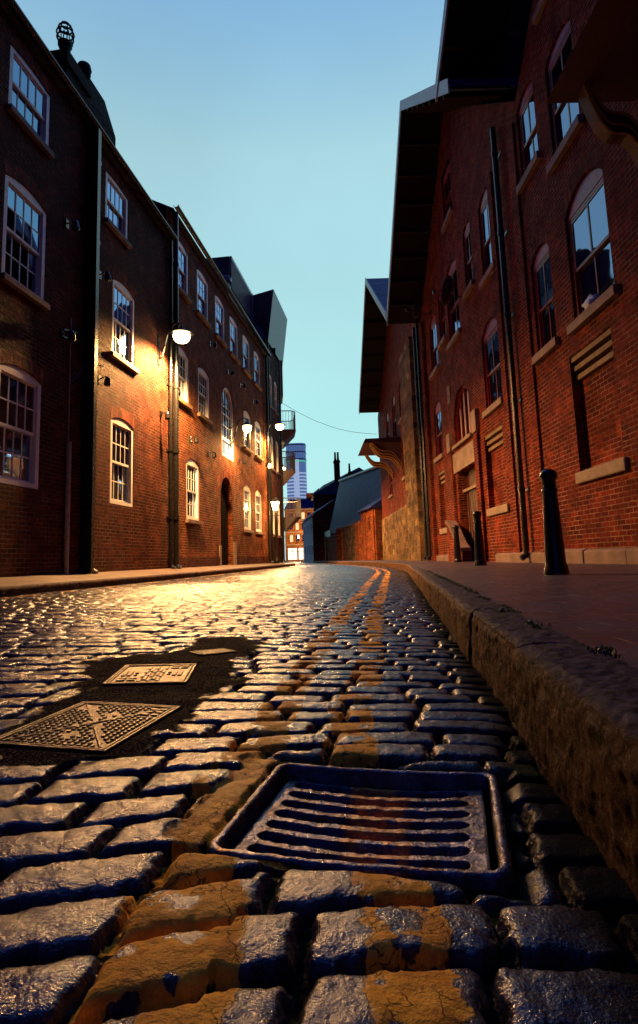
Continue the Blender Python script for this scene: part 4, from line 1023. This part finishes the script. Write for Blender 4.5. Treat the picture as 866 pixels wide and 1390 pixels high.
# scrolled oriel hood
def hood(root, F, y0, y1, z, out=1.85, mat=None):
    a, b = Yl(y0), Yl(y1)
    mb = MB(); mb.hexa([F.P(a, 0, z-.22), F.P(b, 0, z-.22), F.P(b, out, z-.22), F.P(a, out, z-.22)], [F.P(a+.1, 0, z+.03), F.P(b-.1, 0, z+.03), F.P(b-.1, out-.12, z+.0), F.P(a+.1, out-.12, z+.0)])
    ho = mb.build('hood', M['hood'], root)
    def prof(n=16, s0=0.):
        P_ = []
        for k in range(n+1):
            t = k/n; o_ = out-.35-(out-.4)*t; zz = z-.25-1.3*(t+.16*math.sin(2*math.pi*t)); P_.append((o_, zz))
        return P_
    for xa_, xb_ in ((a+.12, a+.3), (b-.3, b-.12), (a+.55, a+.7)):
        sb_ = MB(); P_ = prof()
        for p, q_ in zip(P_, P_[1:]):
            up_p, up_q = (min(p[0]+.0, out), p[1]+.28), (q_[0], q_[1]+.28)
            sb_.hexa([F.P(xa_, p[0], p[1]), F.P(xa_, q_[0], q_[1]), F.P(xa_, up_q[0]+.0, min(up_q[1], z-.22)), F.P(xa_, up_p[0], min(up_p[1], z-.22))], [F.P(xb_, p[0], p[1]), F.P(xb_, q_[0], q_[1]), F.P(xb_, up_q[0], min(up_q[1], z-.22)), F.P(xb_, up_p[0], min(up_p[1], z-.22))])
        so_ = sb_.build('scroll_bracket', M['hood'], ho)
        tb = MB()
        for off in (0.0, .12, .27):
            tb.tube([F.P(xa_-.012, p[0], min(p[1]+off, z-.235)) for p in P_], .016, 5)
        tb.build('edge_moulding', M['trim'], so_)
    pn = MB(); pn.hexa([F.P(a+.32, p[0], p[1]+.25) for p in prof()]+[F.P(a+.32, .0, z-.22), F.P(a+.32, out-.35, z-.22)], [F.P(a+.36, p[0], p[1]+.25) for p in prof()]+[F.P(a+.36, .0, z-.22), F.P(a+.36, out-.35, z-.22)])
    pn.build('side_panel', M['stone'], ho)
hood(Rw, FR, 4.2, 7.3, 6.3, 1.15)

Dw = right_root('stone_based_warehouse'); FE = Facade(Dw, 1)
tag(Dw, 'far gabled warehouse on the right with coursed stone base and scrolled timber hood', 'warehouse')
def hd_(y0, y1, z0, z1, r=0): return (Yl(y0), Yl(y1), z0, z1, r)
wD = [hd_(26.7, 28.0, 4.1, 5.9, .15), hd_(32.2, 33.3, 3.8, 5.3, .12), hd_(27.0, 28.2, 6.9, 8.8, .4), hd_(29.6, 30.8, 6.5, 8.8, .4), hd_(32.4, 33.6, 6.5, 8.6, .4), hd_(24.4, 25.2, 6.9, 8.5, .2)]
mb = MB(); wall_front(FE, mb, Yl(22.0), Yl(37.6), 2.7, 9.4, wD); shell(FE, mb, Yl(22.0), Yl(37.6), 0, 9.4, 12)
mb.q(FE.P(Yl(22.), 0, 9.4), FE.P(Yl(37.6), 0, 9.4), FE.P(Yl(29.2), 0, 14.4))
mb.build('wall', M['brickR'], Dw, recalc=False)
mb = MB(); FE.bx(mb, Yl(26.0), Yl(37.7), .06, -.2, 0, 2.66); mb.hexa([FE.P(Yl(26.), .06, 2.66), FE.P(Yl(37.7), .06, 2.66), FE.P(Yl(37.7), 0, 2.66), FE.P(Yl(26.), 0, 2.66)], [FE.P(Yl(26.), .005, 2.8), FE.P(Yl(37.7), .005, 2.8), FE.P(Yl(37.7), 0, 2.8), FE.P(Yl(26.), 0, 2.8)])
mb.build('stone_base', M['ashlar'], Dw)
mb = MB(); FE.bx(mb, Yl(23.1), Yl(25.95), .28, 0, 0, 9.2); mb.build('stone_pier', M['ashlar'], Dw, bevel=.02)
for h in wD: sash_window(FE, h, Dw, nx=2, nyu=1, nyl=1, fm=M['red'], gm=M['glassR'], casing=.07, front=-.05, depth=.10, so=(.012, .044), sill=M['stone'], sill_out=.1, sill_ext=.15, sill_h=.14); arch_ring(FE, h, Dw)
gable_roof(FE, Dw, Yl(22.0), Yl(29.0), Yl(36.6), 9.55, 14.5, 1.25, back=-12)
hood(Dw, FE, 28.1, 31.7, 6.1)
downpipe(FE, Yl(22.5), .42, 9.3, Dw, r=.06, o=.15)

# carrier bag left on a sill
bag = MB(); n = 12
Lr = []
for i in range(8):
    t = i/7
    for k in range(n):
        a_ = 2*math.pi*k/n; rr = (.13*math.sin(math.pi*(.12+.8*t))+.03)*(1+.25*math.sin(3*a_+i)+.15*math.sin(7*a_)); 
        bag.v.append((rr*1.5*math.cos(a_)*(1-.3*t), rr*.45*math.sin(a_), .22*t+.02*math.sin(5*a_+i)))
for i in range(7):
    for k in range(n): j = (k+1) % n; bag.f.append((i*n+k, i*n+j, (i+1)*n+j, (i+1)*n+k))
bag.f.append(tuple(range(n))[::-1]); bag.f.append(tuple(range(7*n, 8*n)))
bo = bag.build('carrier_bag', M['plastic'], None, smooth=True)
bo.matrix_world = Rw.matrix_basis @ Matrix.Translation((Yl(9.0), -.03, 4.025))
tag(bo, 'crumpled white carrier bag on the sill of the large red window', 'bag')

# satellite dishes
def dish_(name, y, z, r_, label):
    e = empty(name, tuple(Rw.matrix_basis @ Vector((Yl(y), 0, z))), math.atan2(1, -.135)); tag(e, label, 'satellite dish', 'satellite dishes on the warehouse wall')
    b = MB(); pr = [(r_*k/6, .10*(k/6)**2) for k in range(7)]; n = 20
    for k, (q, h_) in enumerate(pr):
        for j in range(n): t = 2*math.pi*j/n; b.v.append((q*math.cos(t), h_, q*math.sin(t)*1.1))
    for k in range(6):
        for j in range(n): i2 = (j+1) % n; b.f.append((k*n+j, k*n+i2, (k+1)*n+i2, (k+1)*n+j))
    d_ = b.build('reflector', M['dish'], e, smooth=True, recalc=False); d_.location = (-.15, .42, 0); d_.rotation_euler = (R(20), 0, R(-35))
    md = d_.modifiers.new('solid', 'SOLIDIFY'); md.thickness = .008
    a = MB(); a.tube([(0, 0, -.1), (-.05, .25, -.12), (-.13, .42, 0)], .02, 6); a.tube([(-.15, .44, -.3), (-.3, .9, -.1)], .012, 5); a.box(-.34, -.26, .86, .94, -.13, -.05); a.box(-.07, .07, 0, .02, -.2, 0)
    a.build('mounting_arm', M['black'], e)
dish_('satellite_dish', 15.6, 7.45, .36, 'larger dark satellite dish beside the upper windows'); dish_('satellite_dish', 20.0, 8.9, .3, 'smaller blue satellite dish high under the far eaves')

# ---------------------------------------------------------------- bollards
def bollard():
    e = empty('bollard'); b = MB()
    b.lathe([(.115, -.02), (.115, .03), (.108, .045), (.108, .07), (.098, .085), (.094, .12), (.080, .50), (.068, .74), (.064, .80)], 0, 0, 24); b.build('post', M['bollard'], e, smooth=True).data.set_sharp_from_angle(angle=R(35)) 
    b = MB(); b.lathe([(.066, .775), (.078, .785), (.080, .80), (.066, .81)], 0, 0, 24); b.build('collar', M['bollard'], e, smooth=True)
    b = MB(); b.lathe([(.064, .80), (.064, .90), (.080, .915), (.084, .94), (.080, .965), (.066, .985), (.040, 1.0), (.012, 1.005)], 0, 0, 24); b.build('cap', M['bollard'], e, smooth=True)
    return e
b0 = bollard()
lab = ('nearest and tallest-looking black bollard at the pavement edge of frame', 'middle black bollard, in front of the curved wing wall', 'farthest black bollard, beside the loading door')
for i, (x, y, s_) in enumerate(((1.49, 5.886, 1.0), (1.52, 11.25, 1.0), (1.62, 16.3, 1.0))):
    if i == 0: o = b0
    else:
        o = b0.copy(); C.objects.link(o)
        for ch_ in [c for c in b0.children]: c2 = ch_.copy(); C.objects.link(c2); c2.parent = o
    o.location = (x, y, .205); tag(o, lab[i], 'bollard', 'black iron bollards on the right pavement')
b0['label'] = 'nearest black bollard, tapered with blue sky glint on its cap'

# ---------------------------------------------------------------- lamps
def point(loc, power, parent, r=.08, col=(1, .50, .16), spot=None):
    if spot:
        l = bpy.data.lights.new('lamp_light', 'SPOT'); l.spot_size = R(spot); l.spot_blend = .6; l.shadow_soft_size = r
    else: l = bpy.data.lights.new('lamp_light', 'POINT'); l.shadow_soft_size = r
    l.energy = power*LAMP; l.color = col; o = bpy.data.objects.new('lamp_light', l); C.objects.link(o); o.parent = parent; o.location = loc; return o
def wall_lamp(label, x, y, z, wall_x, power, group=True, size=1.):
    # lantern hung on a swan-neck bracket; local +x points into the street
    e = empty('street_lamp', (x, y, z)); tag(e, label, 'street lamp', 'lamps bracketed to the left walls')
    w = wall_x-x; b = MB()
    b.tube([(w, 0, -.55), (w+.10, 0, -.5), (w*.55, 0, .28), (w*.25, 0, .42), (0, 0, .36), (0, 0, .24)], .026, 8)
    b.tube([(w, 0, .05), (w*.5, 0, .3)], .016, 6); b.box(w-.005, w+.03, -.06, .06, -.7, .12)
    b.build('bracket', M['black'], e)
    b = MB(); b.lathe([(.03, .26), (.09, .24), (.13*size, .19), (.24*size, .125), (.25*size, .10), (.22*size, .10)], 0, 0, 20); b.build('hood', M['black'], e, smooth=True)
    b = MB(); b.lathe([(.17*size, .095), (.18*size, .03), (.16*size, -.06), (.11*size, -.12), (.04*size, -.15)], 0, 0, 20)
    g_ = b.build('lens', M['lampglow'], e, smooth=True)
    point((0, 0, -.22), power, e, r=.14, spot=172)
    return e
wall_lamp('brightest lamp, on a bracket beside the pipes of the left warehouse', -5.35, 14.45, 6.38, -6.0, 2400, size=1.25)
wall_lamp('small lamp between the far middle windows of the left warehouse', -5.35, 21.4, 5.42, -6.0, 380, size=.9)
wall_lamp('high lamp at the warehouse end, under the top balcony', -5.2, 27.2, 6.75, -6.0, 850, size=1.1)
wall_lamp('lamp below the balconies, above the old lantern', -6.95, 37.0, 6.25, -7.5, 3000, size=1.1)
# post-top lantern
e = empty('lantern', (-5.35, 26.4, .3)); tag(e, 'yellow gas-style lantern on a post by the far kerb', 'lantern')
b = MB(); b.lathe([(.14, 0), (.14, .1), (.08, .3), (.05, .6), (.045, 2.35)], 0, 0, 12); b.box(-.28, .28, -.012, .012, 2.15, 2.18); b.build('post', M['black'], e)
b = MB(); b.hexa([(-.08, -.08, 2.4), (.08, -.08, 2.4), (.08, .08, 2.4), (-.08, .08, 2.4)], [(-.16, -.16, 2.78), (.16, -.16, 2.78), (.16, .16, 2.78), (-.16, .16, 2.78)]); b.build('lantern_glass', M['lampglow2'], e)
b = MB(); b.hexa([(-.18, -.18, 2.785), (.18, -.18, 2.785), (.18, .18, 2.785), (-.18, .18, 2.785)], [(-.03, -.03, 3.0), (.03, -.03, 3.0), (.03, .03, 3.0), (-.03, .03, 3.0)]); b.build('roof_cap', M['black'], e)
point((.3, 0, 2.5), 120, e, r=.1)
# small bulkhead lights and floods on the walls
def small_light(x, y, z, label, lit=False):
    e = empty('wall_light', (x, y, z)); tag(e, label, 'wall light', 'small light fittings on the left walls')
    b = MB(); b.box(-.01, .03, -.05, .05, -.08, .10); b.tube([(.03, 0, .02), (.16, 0, .07), (.2, 0, .0)], .015, 6); b.build('arm', M['black'], e)
    b = MB(); b.lathe([(.03, .06), (.055, .02), (.075, -.10), (.06, -.14), (.02, -.15)], .2, 0, 10); b.build('head', M['lampglow2'] if lit else M['black'], e)
for x, y, z, l in ((-6, 9.95, 7.0, 'black fitting with blue glint high between the first two window columns'), (-6, 11.25, 6.6, 'black fitting just past the first downpipe, high up'), (-6, 9.9, 4.75, 'black floodlight left of the first downpipe above the ground floor'), (-6, 14.6, 4.35, 'black lantern fitting left of the double pipes'),
                   (-6, 11.3, 4.3, 'white-lensed fitting right of the first downpipe'), (-6, 16.9, 4.15, 'black fitting over the first ground-floor sash of the warehouse'), (-6, 18.7, 4.0, 'black fitting between sash and arched door'), (-6, 22.6, 4.4, 'black fitting right of the tall arched window'),
                   (-6, 18.9, 7.9, 'upper black fitting between second and third columns'), (-6, 21.1, 7.6, 'upper black fitting over the arched window'), (-6, 22.9, 7.6, 'upper black fitting right of the arched window'), (-6, 25.1, 7.5, 'upper black fitting near the warehouse end')):
    small_light(x, y, z, l)
small_light(-6, 27.5, 5.0, 'little lit amber fitting at the warehouse end', True)
cp = MB(); cp.tube([(-5.95, 10.15, .3), (-5.95, 10.15, 2.75)], .045, 10); cp.tube([(-5.97, 10.15, 2.75), (-5.97, 10.15, 5.2)], .012, 6)
tag(cp.build('wall_conduit', M['conduit'], None), 'pale protective pipe fixed upright to the sooty house wall', 'pipe')
cp = MB()
for z_ in (4.9, 4.75): cp.tube([(-5.96, 9.9, z_-.05), (-5.96, 10.4, z_+.08), (-5.95, 10.95, z_+.02)], .018, 6)
cp.tube([(-5.96, 10.2, 3.9), (-5.9, 10.7, 4.5), (-5.85, 11.2, 4.55)], .015, 6)
tag(cp.build('cables', M['black'], None), 'black cables looping between fittings by the first downpipe', 'cable')

# overhead wire
wv = MB(); p0, p1 = Vector((-6.25, 33, 9.6)), Vector((-.9, 37.8, 8.35))
wv.tube([p0.lerp(p1, k/14)-Vector((0, 0, .5*math.sin(math.pi*k/14))) for k in range(15)], .012, 5)
tag(wv.build('overhead_cable', M['black'], None), 'thin dark cable slung across the street at the bend', 'cable')

# ---------------------------------------------------------------- far right side, low yard buildings round the bend
# local x runs along their street front from (-1.25,39)
EA = math.atan2(1, -.272)
def yard(name): return empty(name, (-1.3, 39.3, 0), EA)
h_ = yard('brick_hut'); Fh = Facade(h_, 1); tag(h_, 'small brick hut with slate roof against the stone-based warehouse', 'hut')
mb = MB(); wall_front(Fh, mb, 0, 4.6, 0, 3.7, [(1.6, 2.1, 2.3, 3.2)]); shell(Fh, mb, 0, 4.6, 0, 3.7, 4); mb.build('wall', M['brickD'], h_, recalc=False)
mb = MB(); Fh.bx(mb, 1.6, 2.1, -.1, -.12, 2.3, 3.2); mb.build('window', M['glass'], h_)
each(Fh, [(2.9, 3.4, .10, 0, .1, 3.6), (.2, .5, .1, 0, .1, 3.6)], 'pier', M['brickD'], h_)
pitched_roof(Fh, -.1, 4.7, 3.71, h_, 4, 1.4, over=.3, mat=M['slateB'])
s_ = yard('yard_wall'); Fs = Facade(s_, 1); tag(s_, 'stone and brick yard wall with piers running down to the bend', 'wall')
mb = MB(); Fs.bx(mb, 4.65, 12.5, -.02, -.4, 0, 3.0); mb.build('stone_wall', M['ashlar'], s_)
mb = MB(); Fs.bx(mb, 15.5, 22, .0, -.3, 0, 2.5); mb.build('brick_wall', M['brickD'], s_)
each(Fs, [(x_, x_+.4, .12, -.5, 0, 3.15 if x_ < 15.2 else 2.7) for x_ in (4.9, 6.0, 12.6, 15.1, 22.1)], 'pier', M['brickD'], s_, .02)
each(Fs, [(5.3, 6.0, .05, -.47, 3.0, 3.1), (6.4, 12.5, .05, -.47, 3.0, 3.1), (15.5, 22, .06, -.37, 2.5, 2.6)], 'coping', M['stoneD'], s_)
mb = MB(); Fs.bx(mb, 13.05, 15.05, -.2, -.26, .1, 2.6); mb.build('gate', M['timber'], s_)
mb = MB(); Fs.bx(mb, 22.6, 26.9, -.5, -.56, .1, 3.4); mb.build('gate', M['clad'], s_)
w_ = yard('slate_roofed_shed'); Fw = Facade(w_, 1); tag(w_, 'long shed with huge blue slate roof behind the yard wall', 'shed')
mb = MB(); Fw.bx(mb, 1, 24.2, -.62, -11.9, 0, 3.05); mb.build('wall', M['brickD'], w_)
mb = MB(); mb.hexa([Fw.P(-1, -.55, 3.1), Fw.P(24.3, -.55, 3.0), Fw.P(24.3, -12, 3.3), Fw.P(-1, -12, 3.3)], [Fw.P(-1, -2, 6.9), Fw.P(24.2, -2, 8.7), Fw.P(24.2, -7, 8.7), Fw.P(-1, -7, 6.9)]); mb.build('roof', M['slateB'], w_)
mb = MB(); mb.tube([Fw.P(-1, -1.95, 6.95), Fw.P(24.2, -1.95, 8.75)], .14, 8); mb.build('ridge', M['barge'], w_)
t_ = yard('white_cottage'); Ft = Facade(t_, 1); tag(t_, 'white rendered cottage front with brick gable end at the far bend', 'cottage')
HC_ = [(29.6+k*2.4, 30.4+k*2.4, z_, z_+1.3) for k in range(4) for z_ in (.9, 3.4)]
mb = MB(); wall_front(Ft, mb, 29.0, 39, 0, 5.4, HC_, o=.4); mb.build('wall', M['render'], t_, recalc=False)
mb = MB(); mb.hexa([Ft.P(28.9, .4, 0), Ft.P(28.99, .4, 0), Ft.P(28.99, -4.4, 0), Ft.P(28.9, -4.4, 0)], [Ft.P(28.9, .4, 5.4), Ft.P(28.99, .4, 5.4), Ft.P(28.99, -4.4, 5.4), Ft.P(28.9, -4.4, 5.4)])
mb.prism([(.4, 5.4), (-4.4, 5.4), (-2.0, 7.0)], 'x', 28.9, 28.99); mb.build('gable_wall', M['brickD'], t_)
Ft2 = type('F2', (Facade,), {'P': lambda f, x, o, z: (x, o+.4, z), 'bx': lambda f, mb, x0, x1, o0, o1, z0, z1: mb.box(x0, x1, min(o0, o1)+.4, max(o0, o1)+.4, z0, z1)})(t_, 1)
for h in HC_: sash_window(Ft2, h, t_, nx=2)
mb = MB(); pts = [(.6, 5.3), (.6, 5.42), (-2.0, 7.25), (-4.6, 5.42), (-4.6, 5.3), (-2.0, 7.1)]
mb.hexa([Ft.P(28.7, *p) for p in pts], [Ft.P(39.2, *p) for p in pts]); mb.build('roof', M['slateB'], t_)

# house behind, with tall chimneys
k_ = empty('chimneyed_house', (-8.6, 86, 0), R(8)); tag(k_, 'dark red house rising behind the shed roof with two tall chimney stacks', 'house')
mb = MB(); mb.box(-3, 9, 0, 8, 0, 9.8); mb.build('wall', M['brickD'], k_)
mb = MB(); mb.hexa([(-3.4, -.4, 9.8), (9.4, -.4, 9.8), (9.4, 8.4, 9.8), (-3.4, 8.4, 9.8)], [(-1.6, 3, 11.6), (4, 3, 14.2), (4, 5, 14.2), (-1.6, 5, 11.6)]); mb.build('roof', M['slate'], k_)
mb = MB(); mb.box(.9, 2.0, -.06, -.01, 7.5, 9.1); wv_ = mb.build('window', M['white'], k_)
mb = MB(); mb.box(1.0, 1.42, -.075, -.062, 7.6, 9.0); mb.box(1.48, 1.9, -.075, -.062, 7.6, 9.0); mb.build('glass', M['glassT'], wv_)
for x_, w_2, zt, pots in ((.1, .85, 15.1, 2), (2.2, .45, 13.3, 1)):
    mb = MB(); mb.box(x_+.0, x_+w_2, 1, 2.4, 9.8, zt); mb.box(x_-.08, x_+w_2+.08, .92, 2.48, zt-.3, zt-.1); co_ = mb.build('chimney', M['brickD'], k_)
    for q in range(pots): mb = MB(); mb.lathe([(.2, zt), (.16, zt+.5), (.14, zt+1.2), (.18, zt+1.3)], x_+.22+q*.42, 1.7, 10); mb.build('chimney_pot', M['timber'], co_)

# ---------------------------------------------------------------- across the far end: warm-lit terrace, tower
f_ = empty('corner_terrace', (-27.6, 148, 0), R(4)); tag(f_, 'ornate orange brick building closing the street above bright shopfronts', 'building')
FF = Facade(f_, -1)
HF = [(x_, x_+.8, z_, z_+1.7, .15) for x_ in [1.2+1.55*k for k in range(9)] for z_ in (5.0, 8.0, 10.7)]
shopH = [(.6+k*2.7, 2.9+k*2.7, .5, 3.4) for k in range(5)]
mb = MB(); wall_front(FF, mb, 0, 14.5, 0, 13, HF+shopH); shell(FF, mb, 0, 14.5, 0, 13, 10); mb.build('wall', M['brickO'], f_, recalc=False)
for i, h in enumerate(HF):
    mb = MB(); FF.bx(mb, h[0], h[1], -.1, -.15, h[2], h[3]); w2 = mb.build('window', M['glass'] if i % 4 else M['litwin'], f_)
    mb = MB(); FF.bx(mb, h[0]-.15, h[1]+.15, .12, 0, h[3], h[3]+.22); FF.bx(mb, h[0]+.37, h[0]+.43, -.05, -.1, h[2], h[3]); mb.build('lintel', M['stone'], w2)
for h in shopH:
    mb = MB(); FF.bx(mb, h[0], h[1], -.2, -.3, h[2], h[3]); w2 = mb.build('shopfront', M['shop'], f_)
    mb = MB(); FF.bx(mb, (h[0]+h[1])/2-.05, (h[0]+h[1])/2+.05, -.1, -.2, h[2], h[3]); FF.bx(mb, h[0], h[1], -.1, -.2, 2.5, 2.6); mb.build('shop_frame', M['black'], w2)
mb = MB()
for z_ in (4.1, 7.3, 10.3, 13): FF.bx(mb, -.1, 14.6, .2, 0, z_, z_+.3)
mb.build('cornice', M['stone'], f_)
mb = MB(); FF.bx(mb, -.2, 14.7, .4, -8, 13.3, 13.4); mb.hexa([FF.P(0, .2, 13.4), FF.P(14.5, .2, 13.4), FF.P(14.5, -8, 13.4), FF.P(0, -8, 13.4)], [FF.P(1, -2, 16), FF.P(13, -2, 16), FF.P(13, -5, 16), FF.P(1, -5, 16)]); mb.build('roof', M['slateB'], f_)
mb = MB(); mb.prism([(9.5, 13.4), (12.7, 13.4), (11.1, 17.3)], 'y', -.5, .5); mb.build('gablet', M['render'], f_)
mb = MB(); FF.bx(mb, 5.5, 7.2, -2, -3, 14.5, 17.5); mb.build('chimney', M['brickD'], f_)
for q in range(3): point((3+q*4, -6, 6.5), 700, f_, r=.5, col=(1, .55, .2))

T = empty('tower_block', (-91.5, 560, 0), R(6)); tag(T, 'pale blue glass tower with banded floors and one green-lit line', 'tower')
mb = MB(); P_ = rrect(19, 19, 6, 5); mb.hexa([(p[0], p[1], 0) for p in P_], [(p[0], p[1], 112) for p in P_]); mb.build('tower_body', M['towerglow'], T)
mb = MB()
for k in range(27):
    z_ = 6+k*3.3
    if 84 < z_: break
    Pb = rrect(19.4, 19.4, 6, 5); mb.hexa([(p[0], p[1], z_) for p in Pb], [(p[0], p[1], z_+1.5) for p in Pb])
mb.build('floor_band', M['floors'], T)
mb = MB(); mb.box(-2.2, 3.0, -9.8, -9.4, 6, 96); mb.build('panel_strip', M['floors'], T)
mb = MB()
for z_ in (96, 103, 110): Pb = rrect(19.6, 19.6, 6, 5); mb.hexa([(p[0], p[1], z_) for p in Pb], [(p[0], p[1], z_+1.) for p in Pb])
for k in range(9): x_ = -8.6+k*2.15; mb.box(x_-.12, x_+.12, -9.9, -9.6, 97, 110)
mb.build('crown_frame', M['greym'], T)
mb = MB(); Pb = rrect(19.7, 19.7, 6, 5); mb.hexa([(p[0], p[1], 94) for p in Pb], [(p[0], p[1], 94.8) for p in Pb]); mb.build('light_strip', M['litgreen'], T)
